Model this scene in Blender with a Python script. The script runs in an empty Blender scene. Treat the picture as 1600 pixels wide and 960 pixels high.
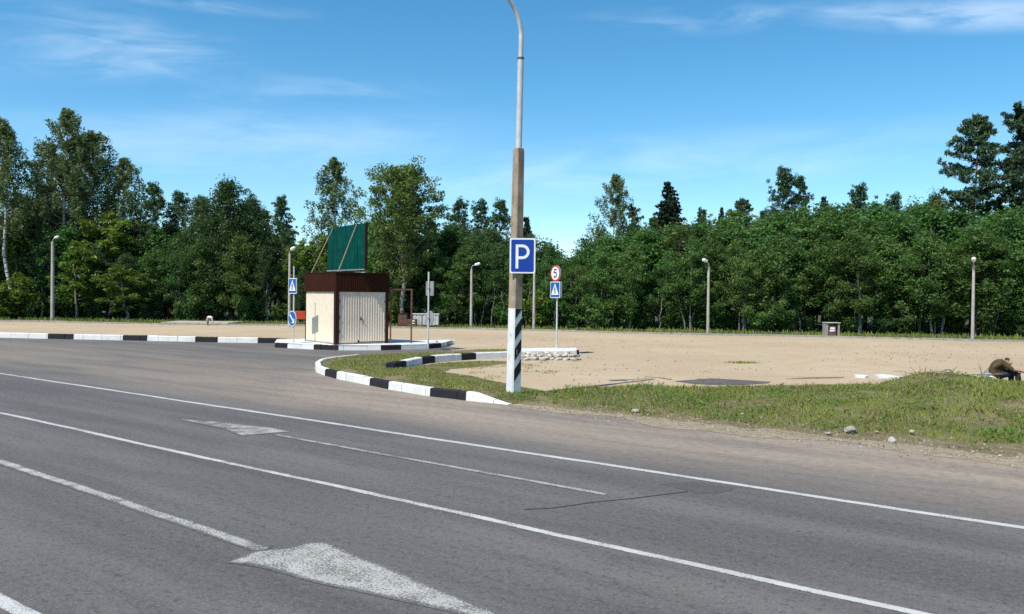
import bpy, math, random
import numpy as np
from mathutils import Vector, Matrix, Euler

C = bpy.context.scene
COL = C.collection
R = math.radians
random.seed(7)
RNG = np.random.default_rng(11)

# ------------------------------------------------------------------ camera
F, HCAM, PITCH, ROLL = 1300.0, 2.3, math.atan(17.0 / 1300.0), 0.0100
FWD = Vector((0, math.cos(PITCH), -math.sin(PITCH)))
RT0 = Vector((1, 0, 0)); UP0 = RT0.cross(FWD)
RT = (RT0 * math.cos(ROLL) + UP0 * math.sin(ROLL)).normalized()
UP = RT.cross(FWD)

def ray(px, py):
    return FWD * F + RT * (px - 800) - UP * (py - 480)
def G(px, py, z=0.0):                       # where a sight line meets the level z
    d = ray(px, py); t = (z - HCAM) / d.z
    return Vector((d.x * t, d.y * t, z))
def P(px, py, Y):                           # a point on a sight line at distance Y
    d = ray(px, py); t = Y / d.y
    return Vector((d.x * t, Y, HCAM + d.z * t))
cam_d = bpy.data.cameras.new('camera'); cam = bpy.data.objects.new('camera', cam_d)
COL.objects.link(cam)
M3 = Matrix((RT, UP, -FWD)).transposed()
cam.matrix_world = Matrix.Translation((0, 0, HCAM)) @ M3.to_4x4()
cam_d.sensor_width = 36; cam_d.lens = 36 * F / 1600; cam_d.clip_end = 6000; cam_d.clip_start = .05
C.camera = cam

# ------------------------------------------------------------------ objects
def link(o, parent=None):
    COL.objects.link(o)
    if parent: o.parent = parent
    return o
def tag(o, label, cat, group=None):
    o['label'] = label; o['category'] = cat
    if group: o['group'] = group
    return o
def thing(name, label, cat, loc=(0, 0, 0), rz=0, group=None):
    o = bpy.data.objects.new(name, None); o.empty_display_size = .2
    o.location = loc; o.rotation_euler = (0, 0, rz)
    link(o); return tag(o, label, cat, group)
def setting(o, kind='structure'):
    o['kind'] = kind; return o

class MB:
    def __init__(s): s.v = []; s.f = []; s.m = []; s.sm = []
    def add(s, vs, fs, mi=0, smooth=False):
        b = len(s.v); s.v += [tuple(v) for v in vs]
        for f in fs: s.f.append([b + i for i in f]); s.m.append(mi); s.sm.append(smooth)
        return s
    def box(s, c, size, mi=0, rot=None, bev=0.0):
        hx, hy, hz = [k / 2 for k in size]
        if bev <= 0:
            pts = [(x, y, z) for x in (-hx, hx) for y in (-hy, hy) for z in (-hz, hz)]
            fs = [(0, 1, 3, 2), (4, 6, 7, 5), (0, 4, 5, 1), (2, 3, 7, 6), (0, 2, 6, 4), (1, 5, 7, 3)]
        else:
            b = min(bev, hx * .9, hy * .9, hz * .9)
            ring = lambda X, Y, z: [(-X + b, -Y, z), (X - b, -Y, z), (X, -Y + b, z), (X, Y - b, z), (X - b, Y, z), (-X + b, Y, z), (-X, Y - b, z), (-X, -Y + b, z)]
            pts = ring(hx - b * .5, hy - b * .5, -hz) + ring(hx, hy, -hz + b) + ring(hx, hy, hz - b) + ring(hx - b * .5, hy - b * .5, hz)
            fs = [tuple(range(7, -1, -1)), tuple(range(24, 32))]
            for k in range(3):
                for i in range(8):
                    j = (i + 1) % 8; fs.append((k * 8 + i, k * 8 + j, k * 8 + 8 + j, k * 8 + 8 + i))
        c = Vector(c)
        pts = [(rot @ Vector(p) if rot else Vector(p)) + c for p in pts]
        return s.add(pts, fs, mi)
    def tube(s, pts, rad, n=10, mi=0, smooth=True, caps=True):
        pts = [Vector(p) for p in pts]
        if not hasattr(rad, '__len__'): rad = [rad] * len(pts)
        vs = []; fs = []; ref = None
        for i, p in enumerate(pts):
            t = (pts[min(i + 1, len(pts) - 1)] - pts[max(i - 1, 0)]).normalized()
            if ref is None:
                ref = Vector((1, 0, 0)) if abs(t.x) < .8 else Vector((0, 1, 0))
            a = (ref - t * ref.dot(t)).normalized(); ref = a; b = t.cross(a)
            for k in range(n):
                w = 2 * math.pi * k / n
                vs.append(p + (a * math.cos(w) + b * math.sin(w)) * rad[i])
        for i in range(len(pts) - 1):
            for k in range(n):
                j = (k + 1) % n; fs.append((i * n + k, i * n + j, (i + 1) * n + j, (i + 1) * n + k))
        s.add(vs, fs, mi, smooth)
        if caps:
            s.add(vs[:n], [tuple(range(n - 1, -1, -1))], mi)
            s.add(vs[-n:], [tuple(range(n))], mi)
        return s
    def prism(s, poly, z0, z1, mi=0, mtop=None):
        n = len(poly)
        zb = z0 if hasattr(z0, '__len__') else [z0] * n
        zt = z1 if hasattr(z1, '__len__') else [z1] * n
        vs = [(p[0], p[1], zb[i]) for i, p in enumerate(poly)] + [(p[0], p[1], zt[i]) for i, p in enumerate(poly)]
        s.add(vs, [(i, (i + 1) % n, n + (i + 1) % n, n + i) for i in range(n)], mi)
        s.add(vs, [tuple(range(n, 2 * n))], mi if mtop is None else mtop)
        return s
    def build(s, name, mats, parent=None):
        me = bpy.data.meshes.new(name); me.from_pydata(s.v, [], s.f)
        for m in (mats if isinstance(mats, (list, tuple)) else [mats]): me.materials.append(m)
        me.polygons.foreach_set('material_index', s.m); me.polygons.foreach_set('use_smooth', s.sm)
        me.update()
        return link(bpy.data.objects.new(name, me), parent)

def np_mesh(name, verts, nper, mat):        # faces of NPER corners each, none shared
    n = len(verts) // nper
    me = bpy.data.meshes.new(name)
    me.vertices.add(len(verts)); me.vertices.foreach_set('co', np.asarray(verts, np.float32).ravel())
    me.loops.add(len(verts)); me.loops.foreach_set('vertex_index', np.arange(len(verts), dtype=np.int32))
    me.polygons.add(n); me.polygons.foreach_set('loop_start', np.arange(0, len(verts), nper, dtype=np.int32))
    me.materials.append(mat); me.update(calc_edges=True); me.validate()
    return me

# ------------------------------------------------------------------ materials
class NT:
    def __init__(s, name):
        s.m = bpy.data.materials.new(name); s.m.use_nodes = True
        s.t = s.m.node_tree; s.t.nodes.clear()
        s.out = s.t.nodes.new('ShaderNodeOutputMaterial')
    def n(s, typ, **kw):
        nd = s.t.nodes.new('ShaderNode' + typ)
        for k, v in kw.items():
            if k.startswith('i_'):
                key = k[2:]; key = int(key) if key.isdigit() else key.replace('_', ' ')
                if hasattr(v, 'bl_idname') and 'Socket' in v.bl_idname: s.t.links.new(v, nd.inputs[key])
                else: nd.inputs[key].default_value = v
            else: setattr(nd, k, v)
        return nd
    def l(s, a, b): s.t.links.new(a, b)
    def math(s, op, a, b=0.0, c=None, clamp=False):
        nd = s.t.nodes.new('ShaderNodeMath'); nd.operation = op; nd.use_clamp = clamp
        for i, x in enumerate((a, b) if c is None else (a, b, c)):
            if hasattr(x, 'bl_idname'): s.l(x, nd.inputs[i])
            else: nd.inputs[i].default_value = x
        return nd.outputs[0]
    def pos(s): return s.n('NewGeometry').outputs['Position']
    def objco(s): return s.n('TexCoord').outputs['Object']
    def noise(s, vec, scale, detail=4, rough=.6, out='Fac', dist=0.0):
        nd = s.n('TexNoise'); s.l(vec, nd.inputs['Vector'])
        nd.inputs['Scale'].default_value = scale; nd.inputs['Detail'].default_value = detail
        nd.inputs['Roughness'].default_value = rough; nd.inputs['Distortion'].default_value = dist
        return nd.outputs[out]
    def rng(s, x, a, b, c=0.0, d=1.0, smooth=True):
        nd = s.t.nodes.new('ShaderNodeMapRange'); nd.interpolation_type = 'SMOOTHSTEP' if smooth else 'LINEAR'
        nd.clamp = True
        if hasattr(x, 'bl_idname'): s.l(x, nd.inputs[0])
        for i, v in enumerate((a, b, c, d)): nd.inputs[i + 1].default_value = v
        return nd.outputs[0]
    def mix(s, fac, a, b, blend='MIX'):
        nd = s.t.nodes.new('ShaderNodeMix'); nd.data_type = 'RGBA'; nd.blend_type = blend
        for i, x in ((0, fac), (6, a), (7, b)):
            if hasattr(x, 'bl_idname'): s.l(x, nd.inputs[i])
            elif i == 0: nd.inputs[0].default_value = x
            else: nd.inputs[i].default_value = (*x, 1) if len(x) == 3 else x
        return nd.outputs[2]
    def mapping(s, vec, scale=(1, 1, 1), rot=(0, 0, 0), loc=(0, 0, 0)):
        nd = s.n('Mapping'); s.l(vec, nd.inputs[0])
        nd.inputs['Scale'].default_value = scale; nd.inputs['Rotation'].default_value = rot; nd.inputs['Location'].default_value = loc
        return nd.outputs[0]
    def bsdf(s, col, rough=.8, bump=None, bstr=.3, bdist=.02, metal=0.0, spec=.3):
        b = s.n('BsdfPrincipled')
        if hasattr(col, 'bl_idname'): s.l(col, b.inputs['Base Color'])
        else: b.inputs['Base Color'].default_value = (*col, 1)
        if hasattr(rough, 'bl_idname'): s.l(rough, b.inputs['Roughness'])
        else: b.inputs['Roughness'].default_value = rough
        b.inputs['Metallic'].default_value = metal; b.inputs['Specular IOR Level'].default_value = spec
        if bump is not None:
            bn = s.n('Bump'); s.l(bump, bn.inputs['Height']); bn.inputs['Strength'].default_value = bstr; bn.inputs['Distance'].default_value = bdist
            s.l(bn.outputs[0], b.inputs['Normal'])
        s.l(b.outputs[0], s.out.inputs['Surface'])
        return b

def plain(name, col, rough=.7, var=.18, scale=6.0, metal=0.0, spec=.3, bstr=.15, dirt=None, dirt_amt=.4):
    t = NT(name); p = t.pos()
    nz = t.noise(p, scale, 5, .65)
    c = t.mix(t.rng(nz, .3, .7), [k * (1 - var) for k in col], [min(1, k * (1 + var)) for k in col])
    if dirt is not None:
        nd = t.noise(p, scale * 1.7, 6, .7)
        c = t.mix(t.math('MULTIPLY', t.rng(nd, .5, .72), dirt_amt), c, dirt)
    t.bsdf(c, rough, t.noise(p, scale * 12, 3, .6), bstr, .004, metal, spec)
    return t.m

U2 = (.797, -.604, 0.0); V2 = (.604, .797, 0.0)     # along the road / away from it
def UVp(u, v): return Vector((U2[0] * u + V2[0] * v, U2[1] * u + V2[1] * v, 0))
def toUV(p): return (p[0] * U2[0] + p[1] * U2[1], p[0] * V2[0] + p[1] * V2[1])
ROADROT = math.atan2(U2[1], U2[0])

def asphalt_colour(t):
    p = t.pos()
    dv = t.n('VectorMath', operation='DOT_PRODUCT'); t.l(p, dv.inputs[0]); dv.inputs[1].default_value = V2
    v = dv.outputs['Value']
    du = t.n('VectorMath', operation='DOT_PRODUCT'); t.l(p, du.inputs[0]); du.inputs[1].default_value = U2
    cmb = t.n('CombineXYZ'); t.l(du.outputs['Value'], cmb.inputs[0]); t.l(v, cmb.inputs[1])
    uv = cmb.outputs[0]
    st = t.mapping(uv, (.16, 1.1, 1))                # stretched along the lanes
    big = t.noise(st, 1.0, 5, .6)
    patch = t.noise(uv, .35, 4, .6)
    c = t.mix(t.rng(big, .32, .68), (.080, .076, .075), (.124, .118, .114))
    c = t.mix(t.math('MULTIPLY', t.rng(patch, .5, .7), .35), c, (.085, .079, .074))
    c = t.mix(t.math('MULTIPLY', t.rng(t.noise(t.mapping(uv, (.5, .9, 1), loc=(31, 7, 0)), .8, 5, .65), .58, .74), .45), c, (.050, .049, .054))
    lane = t.noise(t.mapping(uv, (.012, 1.25, 1), loc=(0, 4.3, 0)), 1.0, 3, .55)
    c = t.mix(t.math('MULTIPLY', t.rng(lane, .52, .66), .35), c, (.062, .059, .060))
    c = t.mix(t.math('MULTIPLY', t.rng(t.noise(t.mapping(uv, (.4, 2.2, 1), loc=(9, 2, 0)), 1.0, 5, .7), .64, .72), .55), c, (.040, .038, .038))
    sp = t.noise(uv, 36, 4, .95)
    c = t.mix(t.math('MULTIPLY', t.rng(sp, .46, .34), .9), c, (.014, .0135, .0135))
    c = t.mix(t.math('MULTIPLY', t.rng(sp, .55, .68), .85), c, (.27, .25, .235))
    sp2 = t.noise(uv, 13, 5, .8)
    c = t.mix(t.math('MULTIPLY', t.rng(sp2, .48, .36), .6), c, (.030, .029, .029))
    c = t.mix(t.math('MULTIPLY', t.rng(sp2, .54, .66), .4), c, (.17, .155, .145))
    # sand blown over the hard shoulder and the entry
    w1 = t.rng(v, 9.2, 12.6, .08, 1.0)
    w2 = t.rng(v, 14.2, 19.0, 1.0, .42)
    dn = t.noise(t.mapping(uv, (.13, .75, 1), loc=(3, 0, 0)), 1.0, 6, .62, dist=.4)
    dfine = t.noise(uv, 7, 5, .7)
    w3 = t.rng(du.outputs['Value'], -24, -14, .55, 1.0)
    dust = t.math('MULTIPLY', t.math('MULTIPLY', t.math('MULTIPLY', w1, w2), w3), t.rng(dn, .30, .60, .42, 1.0))
    dust = t.math('MULTIPLY', dust, t.rng(dfine, .3, .65, .6, 1.0), clamp=True)
    c = t.mix(t.math('MULTIPLY', dust, .92), c, (.325, .256, .192))
    return c, uv, sp, v

def make_asphalt():
    t = NT('asphalt'); c, uv, sp, v = asphalt_colour(t)
    t.bsdf(c, .82, sp, .55, .006, spec=.25); return t.m
def make_paint(name, wear, col=(.56, .55, .53), edge=.10):
    t = NT(name); c, uv, sp, v = asphalt_colour(t)
    a = t.noise(uv, 48, 3, .8); b = t.noise(uv, 4, 4, .65)
    k = t.math('ADD', t.math('MULTIPLY', a, .75), t.math('MULTIPLY', b, .35))
    at = t.n('Attribute', attribute_name='core').outputs['Fac']
    wt = t.noise(t.mapping(uv, (.25, 1.6, 1), loc=(2, 5, 0)), 1.0, 4, .65)
    k = t.math('SUBTRACT', t.math('ADD', k, t.math('MULTIPLY', t.math('SUBTRACT', at, 1.0), edge)), t.math('MULTIPLY', t.rng(wt, .48, .70), .06))
    fac = t.rng(k, wear - .07, wear + .05)
    dirty = t.mix(t.rng(t.noise(uv, 2.2, 5, .65), .4, .7), col, [x * .82 for x in col])
    t.bsdf(t.mix(fac, c, dirty), .7, sp, .35, .004); return t.m

def make_sand():
    t = NT('sand'); p = t.pos()
    a = t.noise(p, .12, 5, .6); b = t.noise(p, .9, 6, .65); f = t.noise(p, 14, 5, .7)
    c = t.mix(t.rng(a, .3, .7), (.375, .292, .195), (.445, .355, .24))
    c = t.mix(t.math('MULTIPLY', t.rng(b, .42, .68), .55), c, (.40, .27, .175))
    c = t.mix(t.math('MULTIPLY', t.rng(f, .52, .68), .4), c, (.50, .41, .285))
    tr = t.noise(t.mapping(p, (.10, 1.6, 1), (0, 0, R(8))), 1.0, 5, .7)
    c = t.mix(t.math('MULTIPLY', t.rng(tr, .60, .70), .5), c, (.235, .165, .11))
    d = t.noise(t.mapping(p, (1.6, 5, 1)), 1.0, 4, .7)
    c = t.mix(t.math('MULTIPLY', t.rng(d, .62, .67), .75), c, (.13, .105, .065))
    d2 = t.noise(t.mapping(p, (2.5, 9, 1), loc=(5, 3, 0)), 1.0, 3, .7)
    c = t.mix(t.math('MULTIPLY', t.rng(d2, .66, .70), .7), c, (.20, .12, .075))
    c = t.mix(t.math('MULTIPLY', t.rng(t.noise(p, 40, 2, .8), .60, .70), .6), c, (.60, .50, .36))
    c = t.mix(t.math('MULTIPLY', t.rng(t.noise(p, 33, 2, .8), .40, .32), .6), c, (.20, .15, .10))
    gr = t.noise(p, .45, 6, .75)
    c = t.mix(t.math('MULTIPLY', t.rng(gr, .67, .74), .6), c, (.12, .14, .05))
    h = t.math('ADD', t.math('MULTIPLY', b, 1.0), t.math('MULTIPLY', f, .35))
    t.bsdf(c, .95, h, .8, .06, spec=.1); return t.m
def make_soil(name, ca, cb, cc):
    t = NT(name); p = t.pos()
    a = t.noise(p, .8, 6, .7); b = t.noise(p, 6, 6, .75); f = t.noise(p, 30, 4, .7)
    c = t.mix(t.rng(a, .35, .65), ca, cb)
    c = t.mix(t.math('MULTIPLY', t.rng(b, .45, .65), .7), c, cc)
    c = t.mix(t.math('MULTIPLY', t.rng(f, .58, .7), .5), c, [min(1, k * 2.0) for k in cb])
    t.bsdf(c, .95, t.math('ADD', b, t.math('MULTIPLY', f, .4)), .8, .05, spec=.1); return t.m
def make_leaf(name, dark, light, rare=None, trans=.28, hue=.14, rough=.5, patch=None):
    t = NT(name)
    geo = t.n('NewGeometry'); oi = t.n('ObjectInfo')
    r = geo.outputs['Random Per Island']
    c = t.mix(r, dark, light)
    if patch:
        pn = t.noise(t.pos(), 1.1, 5, .7); c = t.mix(t.math('MULTIPLY', t.rng(pn, .44, .66), .75), c, patch)
        c = t.mix(t.math('MULTIPLY', t.rng(t.noise(t.pos(), .45, 4, .6), .46, .68), .6), c, (.31, .38, .06))
    if rare: c = t.mix(t.rng(t.math('FRACT', t.math('MULTIPLY', r, 37.7)), .86, .92), c, rare)
    hs = t.n('HueSaturation')
    t.l(c, hs.inputs['Color'])
    t.l(t.math('ADD', .5 - hue * .12, t.math('MULTIPLY', oi.outputs['Random'], hue * .24)), hs.inputs['Hue'])
    t.l(t.math('ADD', 1 - hue * 1.3, t.math('MULTIPLY', t.math('FRACT', t.math('MULTIPLY', oi.outputs['Random'], 7.31)), hue * 2.6)), hs.inputs['Value'])
    b = t.n('BsdfPrincipled'); t.l(hs.outputs[0], b.inputs['Base Color']); b.inputs['Roughness'].default_value = rough
    b.inputs['Specular IOR Level'].default_value = .25
    tr = t.n('BsdfTranslucent')
    t.l(t.mix(.5, hs.outputs[0], (.10, .16, .02), 'MIX'), tr.inputs['Color'])
    mx = t.n('MixShader'); mx.inputs[0].default_value = trans
    t.l(b.outputs[0], mx.inputs[1]); t.l(tr.outputs[0], mx.inputs[2]); t.l(mx.outputs[0], t.out.inputs['Surface'])
    return t.m
def make_concrete(name, base, dark, streak=True, scale=3.0):
    t = NT(name); p = t.pos()
    a = t.noise(p, scale, 6, .7); b = t.noise(t.mapping(p, (9, 9, .8)), 1.0, 5, .65); f = t.noise(p, 60, 3, .7)
    c = t.mix(t.rng(a, .3, .7), base, dark)
    if streak: c = t.mix(t.math('MULTIPLY', t.rng(b, .5, .7), .6), c, [k * .6 for k in dark])
    c = t.mix(t.math('MULTIPLY', t.rng(f, .58, .7), .4), c, [min(1, k * 1.5) for k in base])
    t.bsdf(c, .9, f, .5, .006, spec=.15); return t.m
def make_birch():
    t = NT('birch_bark'); p = t.pos()
    n = t.noise(t.mapping(p, (2.5, 2.5, 7)), 1.0, 4, .7)
    c = t.mix(t.rng(n, .50, .60), (.50, .48, .44), (.04, .035, .03))
    t.bsdf(c, .8); return t.m
def make_whitewash(name, col=(.66, .65, .625), wear=.62, under=(.33, .31, .28)):
    t = NT(name); p = t.pos()
    a = t.noise(p, 7, 6, .72); b = t.noise(p, 1.7, 5, .6)
    c = t.mix(t.rng(b, .35, .7), col, [k * .86 for k in col])
    c = t.mix(t.math('MULTIPLY', t.rng(a, wear - .04, wear + .05), .75), c, under)
    t.bsdf(c, .75, t.noise(p, 45, 3, .7), .35, .004, spec=.2); return t.m

M = {}
M['asphalt'] = make_asphalt()
M['paint'] = make_paint('road_paint', .460, (.47, .46, .44), .07)
M['paint_worn'] = make_paint('road_paint_worn', .535, (.42, .41, .36), .22)
M['paint_half'] = make_paint('road_paint_half', .540, (.41, .40, .36), .18)
M['tar'] = plain('tar', (.042, .041, .044), .6, .2)
M['sand'] = make_sand()
M['ground'] = make_soil('forest_floor', (.05, .06, .025), (.09, .085, .05), (.035, .045, .02))
M['soil'] = make_soil('grassy_soil', (.13, .115, .055), (.22, .175, .11), (.085, .09, .035))
M['dirt'] = make_soil('verge_dirt', (.27, .215, .15), (.34, .28, .20), (.13, .12, .07))
M['mud_and_shadow'] = plain('wet_mud_and_shadow', (.105, .088, .078), .8, .3, 2.0)
M['white'] = make_whitewash('whitewash')
M['black'] = make_whitewash('black_paint', (.018, .018, .020), .68, (.13, .12, .11))
M['concrete'] = make_concrete('concrete', (.34, .32, .28), (.22, .205, .18))
M['old_concrete'] = make_concrete('old_concrete', (.40, .305, .22), (.24, .18, .125))
M['pale_concrete'] = make_concrete('pale_concrete', (.46, .43, .37), (.33, .30, .25))
M['steel'] = plain('galvanised_steel', (.36, .36, .36), .45, .15, 5, .35, .5, .05)
M['pale_steel'] = plain('pale_steel', (.52, .51, .49), .5, .12, 5, .1, .4, .05)
M['dark_steel'] = plain('dark_steel', (.10, .095, .09), .5, .2, 5, .3)
M['rust'] = plain('rusty_brown_paint', (.115, .055, .038), .7, .35, 5, dirt=(.20, .09, .04))
M['brown'] = plain('brown_cladding', (.038, .0125, .007), .7, .12, 1.5, 0, .05, .05)
M['brown_dk'] = plain('brown_trim', (.035, .012, .009), .6, .15, 2, 0, .12)
M['cream'] = plain('cream_cladding', (.70, .61, .46), .6, .05, 1.2, 0, .35, .05, dirt=(.45, .38, .27), dirt_amt=.25)
M['cream2'] = plain('cream_profile', (.72, .575, .445), .7, .05, 1.2, 0, .35, .05, dirt=(.42, .35, .26), dirt_amt=.3)
M['green'] = plain('green_board', (.001, .052, .040), .75, .15, 2.0, 0, .05, .08, dirt=(.012, .10, .085), dirt_amt=.5)
M['blue'] = plain('sign_blue', (.008, .045, .29), .4, .06, 3)
M['blue_lt'] = plain('sign_blue_light', (.010, .10, .36), .4, .06, 3)
M['sign_white'] = plain('sign_white', (.72, .72, .73), .45, .06, 3)
M['sign_red'] = plain('sign_red', (.50, .03, .015), .45, .1, 3)
M['ink'] = plain('sign_black', (.012, .012, .014), .5, .1)
M['grey_back'] = plain('sign_back', (.30, .30, .30), .5, .12, 4, .2)
M['bark'] = plain('bark', (.085, .066, .048), .95, .4, 7, bstr=.6)
M['bark_grey'] = plain('grey_bark', (.20, .18, .155), .95, .35, 7, bstr=.6)
M['pine_bark'] = plain('pine_bark', (.15, .075, .04), .95, .35, 6, bstr=.6)
M['birch'] = make_birch()
M['leaf'] = make_leaf('leaf_mid', (.038, .094, .022), (.118, .215, .050), trans=.38, hue=.20)
M['leaf_dark'] = make_leaf('leaf_dark', (.028, .064, .022), (.070, .130, .040), trans=.28)
M['leaf_light'] = make_leaf('leaf_light', (.08, .145, .016), (.18, .26, .036), trans=.42)
M['leaf_lime'] = make_leaf('leaf_lime', (.058, .105, .022), (.145, .215, .048))
M['leaf_birch'] = make_leaf('leaf_birch', (.062, .104, .032), (.155, .212, .070), (.20, .19, .10), trans=.34)
M['needle'] = make_leaf('needle_spruce', (.016, .034, .017), (.038, .062, .028), (.075, .052, .025), trans=.08)
M['needle_pine'] = make_leaf('needle_pine', (.030, .060, .026), (.065, .105, .042), trans=.1)
M['blade'] = make_leaf('grass_blade', (.12, .195, .020), (.30, .37, .060), (.29, .235, .105), trans=.3, hue=0.0, patch=(.24, .20, .075))
M['blade2'] = make_leaf('dry_grass_blade', (.17, .22, .034), (.40, .40, .11), (.36, .29, .15), trans=.3, hue=0.0, patch=(.32, .245, .11))
M['weed'] = make_leaf('weed_leaf', (.06, .14, .02), (.12, .23, .04), trans=.3, hue=0.0)
M['stone'] = make_whitewash('limed_stone', (.52, .48, .42), .50, (.26, .21, .15))
M['rock'] = make_concrete('rock', (.42, .39, .35), (.25, .23, .20), False, 9)
M['orange'] = plain('orange_paint', (.48, .055, .015), .5, .15, 3)
M['skin'] = plain('skin', (.40, .225, .15), .6, .08, 10)
M['shirt'] = plain('olive_shirt', (.070, .050, .022), .9, .5, 7, bstr=.5, dirt=(.04, .03, .014), dirt_amt=.6)
M['trousers'] = plain('dark_trousers', (.020, .020, .022), .9, .3, 9)
M['shoe'] = plain('shoe_leather', (.022, .019, .018), .6, .2)
M['hair'] = plain('hair', (.05, .035, .02), .8, .3, 30)
M['tshirt'] = plain('white_top', (.66, .66, .68), .9, .06)
M['grey_tr'] = plain('grey_trousers', (.075, .08, .10), .9, .2)
M['bag'] = plain('grey_plastic', (.30, .31, .33), .5, .25, 8)
M['dry'] = plain('dry_wood', (.24, .19, .13), .9, .3, 9)
M['lens'] = plain('lamp_glass', (.62, .62, .60), .25, .05)

# ------------------------------------------------------------------ sky and light
SUN_EL = R(56); SH = Vector((-.67, -.74, 0)).normalized()       # towards the sun, on the ground
w = bpy.data.worlds.new('World'); C.world = w; w.use_nodes = True
nt = w.node_tree; nt.nodes.clear()
wo = nt.nodes.new('ShaderNodeOutputWorld'); bg = nt.nodes.new('ShaderNodeBackground')
sky = nt.nodes.new('ShaderNodeTexSky'); sky.sky_type = 'NISHITA'; sky.sun_disc = False
sky.sun_elevation = SUN_EL
sky.sun_rotation = math.atan2(SH.x, SH.y)
sky.altitude = 150; sky.air_density = .85; sky.dust_density = .12; sky.ozone_density = 2.6
bg.inputs['Strength'].default_value = .116
class WT(NT):
    def __init__(s, tree): s.t = tree
W = WT(nt)
dirv = W.n('TexCoord').outputs['Generated']
def dirpx(px, py): return ray(px, py).normalized()
def wisp(px, py, ang, sx, sy, scale, lo, hi, amp, seed):
    """a thin streak of cirrus round one bearing of the sky"""
    d = dirpx(px, py)
    mp = W.n('Mapping'); W.l(dirv, mp.inputs[0]); mp.vector_type = 'POINT'
    e = math.atan2(d.x, d.y)
    sub = W.n('VectorMath', operation='SUBTRACT'); W.l(dirv, sub.inputs[0]); sub.inputs[1].default_value = d
    W.l(sub.outputs[0], mp.inputs[0])
    mp.inputs['Rotation'].default_value = (0, R(ang), e)
    mp2 = W.n('Mapping'); W.l(mp.outputs[0], mp2.inputs[0]); mp2.inputs['Scale'].default_value = (1 / sx, .3, 1 / sy)
    ln = W.n('VectorMath', operation='LENGTH'); W.l(mp2.outputs[0], ln.inputs[0])
    env = W.rng(ln.outputs['Value'], .15, 1.0, 1.0, 0.0)
    mp3 = W.n('Mapping'); W.l(mp.outputs[0], mp3.inputs[0]); mp3.inputs['Scale'].default_value = (scale, scale, scale * 5); mp3.inputs['Location'].default_value = (seed, seed * 2, 0)
    nz = W.noise(mp3.outputs[0], 1.0, 6, .6, dist=.5)
    return W.math('MULTIPLY', W.math('MULTIPLY', env, W.rng(nz, lo, hi)), amp)
ws = [wisp(205, 82, 6, .15, .04, 8, .34, .74, .40, 3.1),
      wisp(60, 60, 10, .16, .05, 8, .40, .75, .30, 7.7),
      wisp(1530, 22, -7, .22, .022, 8, .30, .62, .55, 1.3),
      wisp(1150, 30, -2, .22, .020, 7, .40, .70, .28, 5.2),
      wisp(330, 225, 5, .42, .05, 5, .26, .74, .38, 2.4),
      wisp(980, 265, 3, .55, .05, 5, .28, .76, .42, 9.1),
      wisp(480, 150, 2, .20, .035, 7, .42, .76, .22, 6.6),
      wisp(300, 3, 0, .16, .012, 8, .35, .7, .3, 4.4)]
acc = ws[0]
for x in ws[1:]: acc = W.math('ADD', acc, x)
acc = W.math('MINIMUM', W.math('MULTIPLY', acc, .62), .6)
hs = W.n('HueSaturation'); W.l(sky.outputs[0], hs.inputs['Color']); hs.inputs['Saturation'].default_value = 1.28; hs.inputs['Hue'].default_value = .486
skyc = W.mix(acc, hs.outputs[0], (6.6, 7.4, 8.2))
W.l(skyc, bg.inputs['Color']); W.l(bg.outputs[0], wo.inputs['Surface'])

sl = bpy.data.lights.new('sun', 'SUN'); sl.energy = 4.0; sl.angle = R(.53); sl.color = (1.0, .955, .88)
so = bpy.data.objects.new('sun', sl); link(so)
tow = Vector((SH.x * math.cos(SUN_EL), SH.y * math.cos(SUN_EL), math.sin(SUN_EL)))
so.rotation_euler = tow.to_track_quat('Z', 'Y').to_euler(); so.location = tow * 60
C.view_settings.view_transform = 'Standard'; C.view_settings.look = 'None'
C.view_settings.exposure = .6; C.view_settings.gamma = 1
C.render.engine = 'CYCLES'
C.cycles.max_bounces = 6; C.cycles.diffuse_bounces = 3; C.cycles.transmission_bounces = 3; C.cycles.transparent_max_bounces = 4
try: C.cycles.use_denoising = False
except Exception: pass

# ------------------------------------------------------------------ ground sheets
def sheet(name, poly, z, mat, kind='structure'):
    ar = sum(p[0] * q[1] - q[0] * p[1] for p, q in zip(poly, list(poly[1:]) + [poly[0]]))
    idx = tuple(range(len(poly))); b = MB(); b.add([(p[0], p[1], z) for p in poly], [idx if ar > 0 else idx[::-1]])
    o = b.build(name, mat); return setting(o, kind)
sheet('ground', [(-2500, -2500), (2500, -2500), (2500, 2500), (-2500, 2500)], -.03, M['ground'])
FAR = [(-420, 499), (-80, 502), (60, 503.5), (250, 507.5), (430, 509), (600, 513), (735, 515), (900, 519), (1050, 523), (1290, 527.5), (1518, 533.5), (1700, 537), (2000, 545)]
far_pts = [G(x, y) for x, y in FAR]
sheet('sand_lot', [UVp(-95, 12)] + far_pts + [UVp(40, 45), UVp(60, 12)], 0.0, M['sand'])
K1 = [(-260, 524), (0, 528), (110, 530.5), (230, 533), (340, 535.5), (434, 537)]
ISL = [(429, 543.5), (460, 545), (490, 546.6), (529, 547.8), (595, 547.8), (627, 547), (670, 545.5), (690, 543.8), (699, 541)]
K3 = [(556, 556.5), (520, 562), (499, 568), (491.5, 575), (493.5, 582), (507, 587.7), (526, 592.5), (576, 602.5), (607, 609), (671, 620), (728, 626.5), (793, 633)]
road_poly = [UVp(-140, -9)] + [UVp(-140, 17)] + [G(*p) for p in K1] + [G(*p) for p in ISL] + \
    [G(722, 545), G(700, 549), G(640, 552.5), G(565, 556)] + [G(x + 3, y - 1) for x, y in K3[1:]] + [UVp(u, 14.0 + .12 * math.sin(u * 1.7)) for u in range(-9, 61, 3)] + [UVp(60, -9)]
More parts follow.
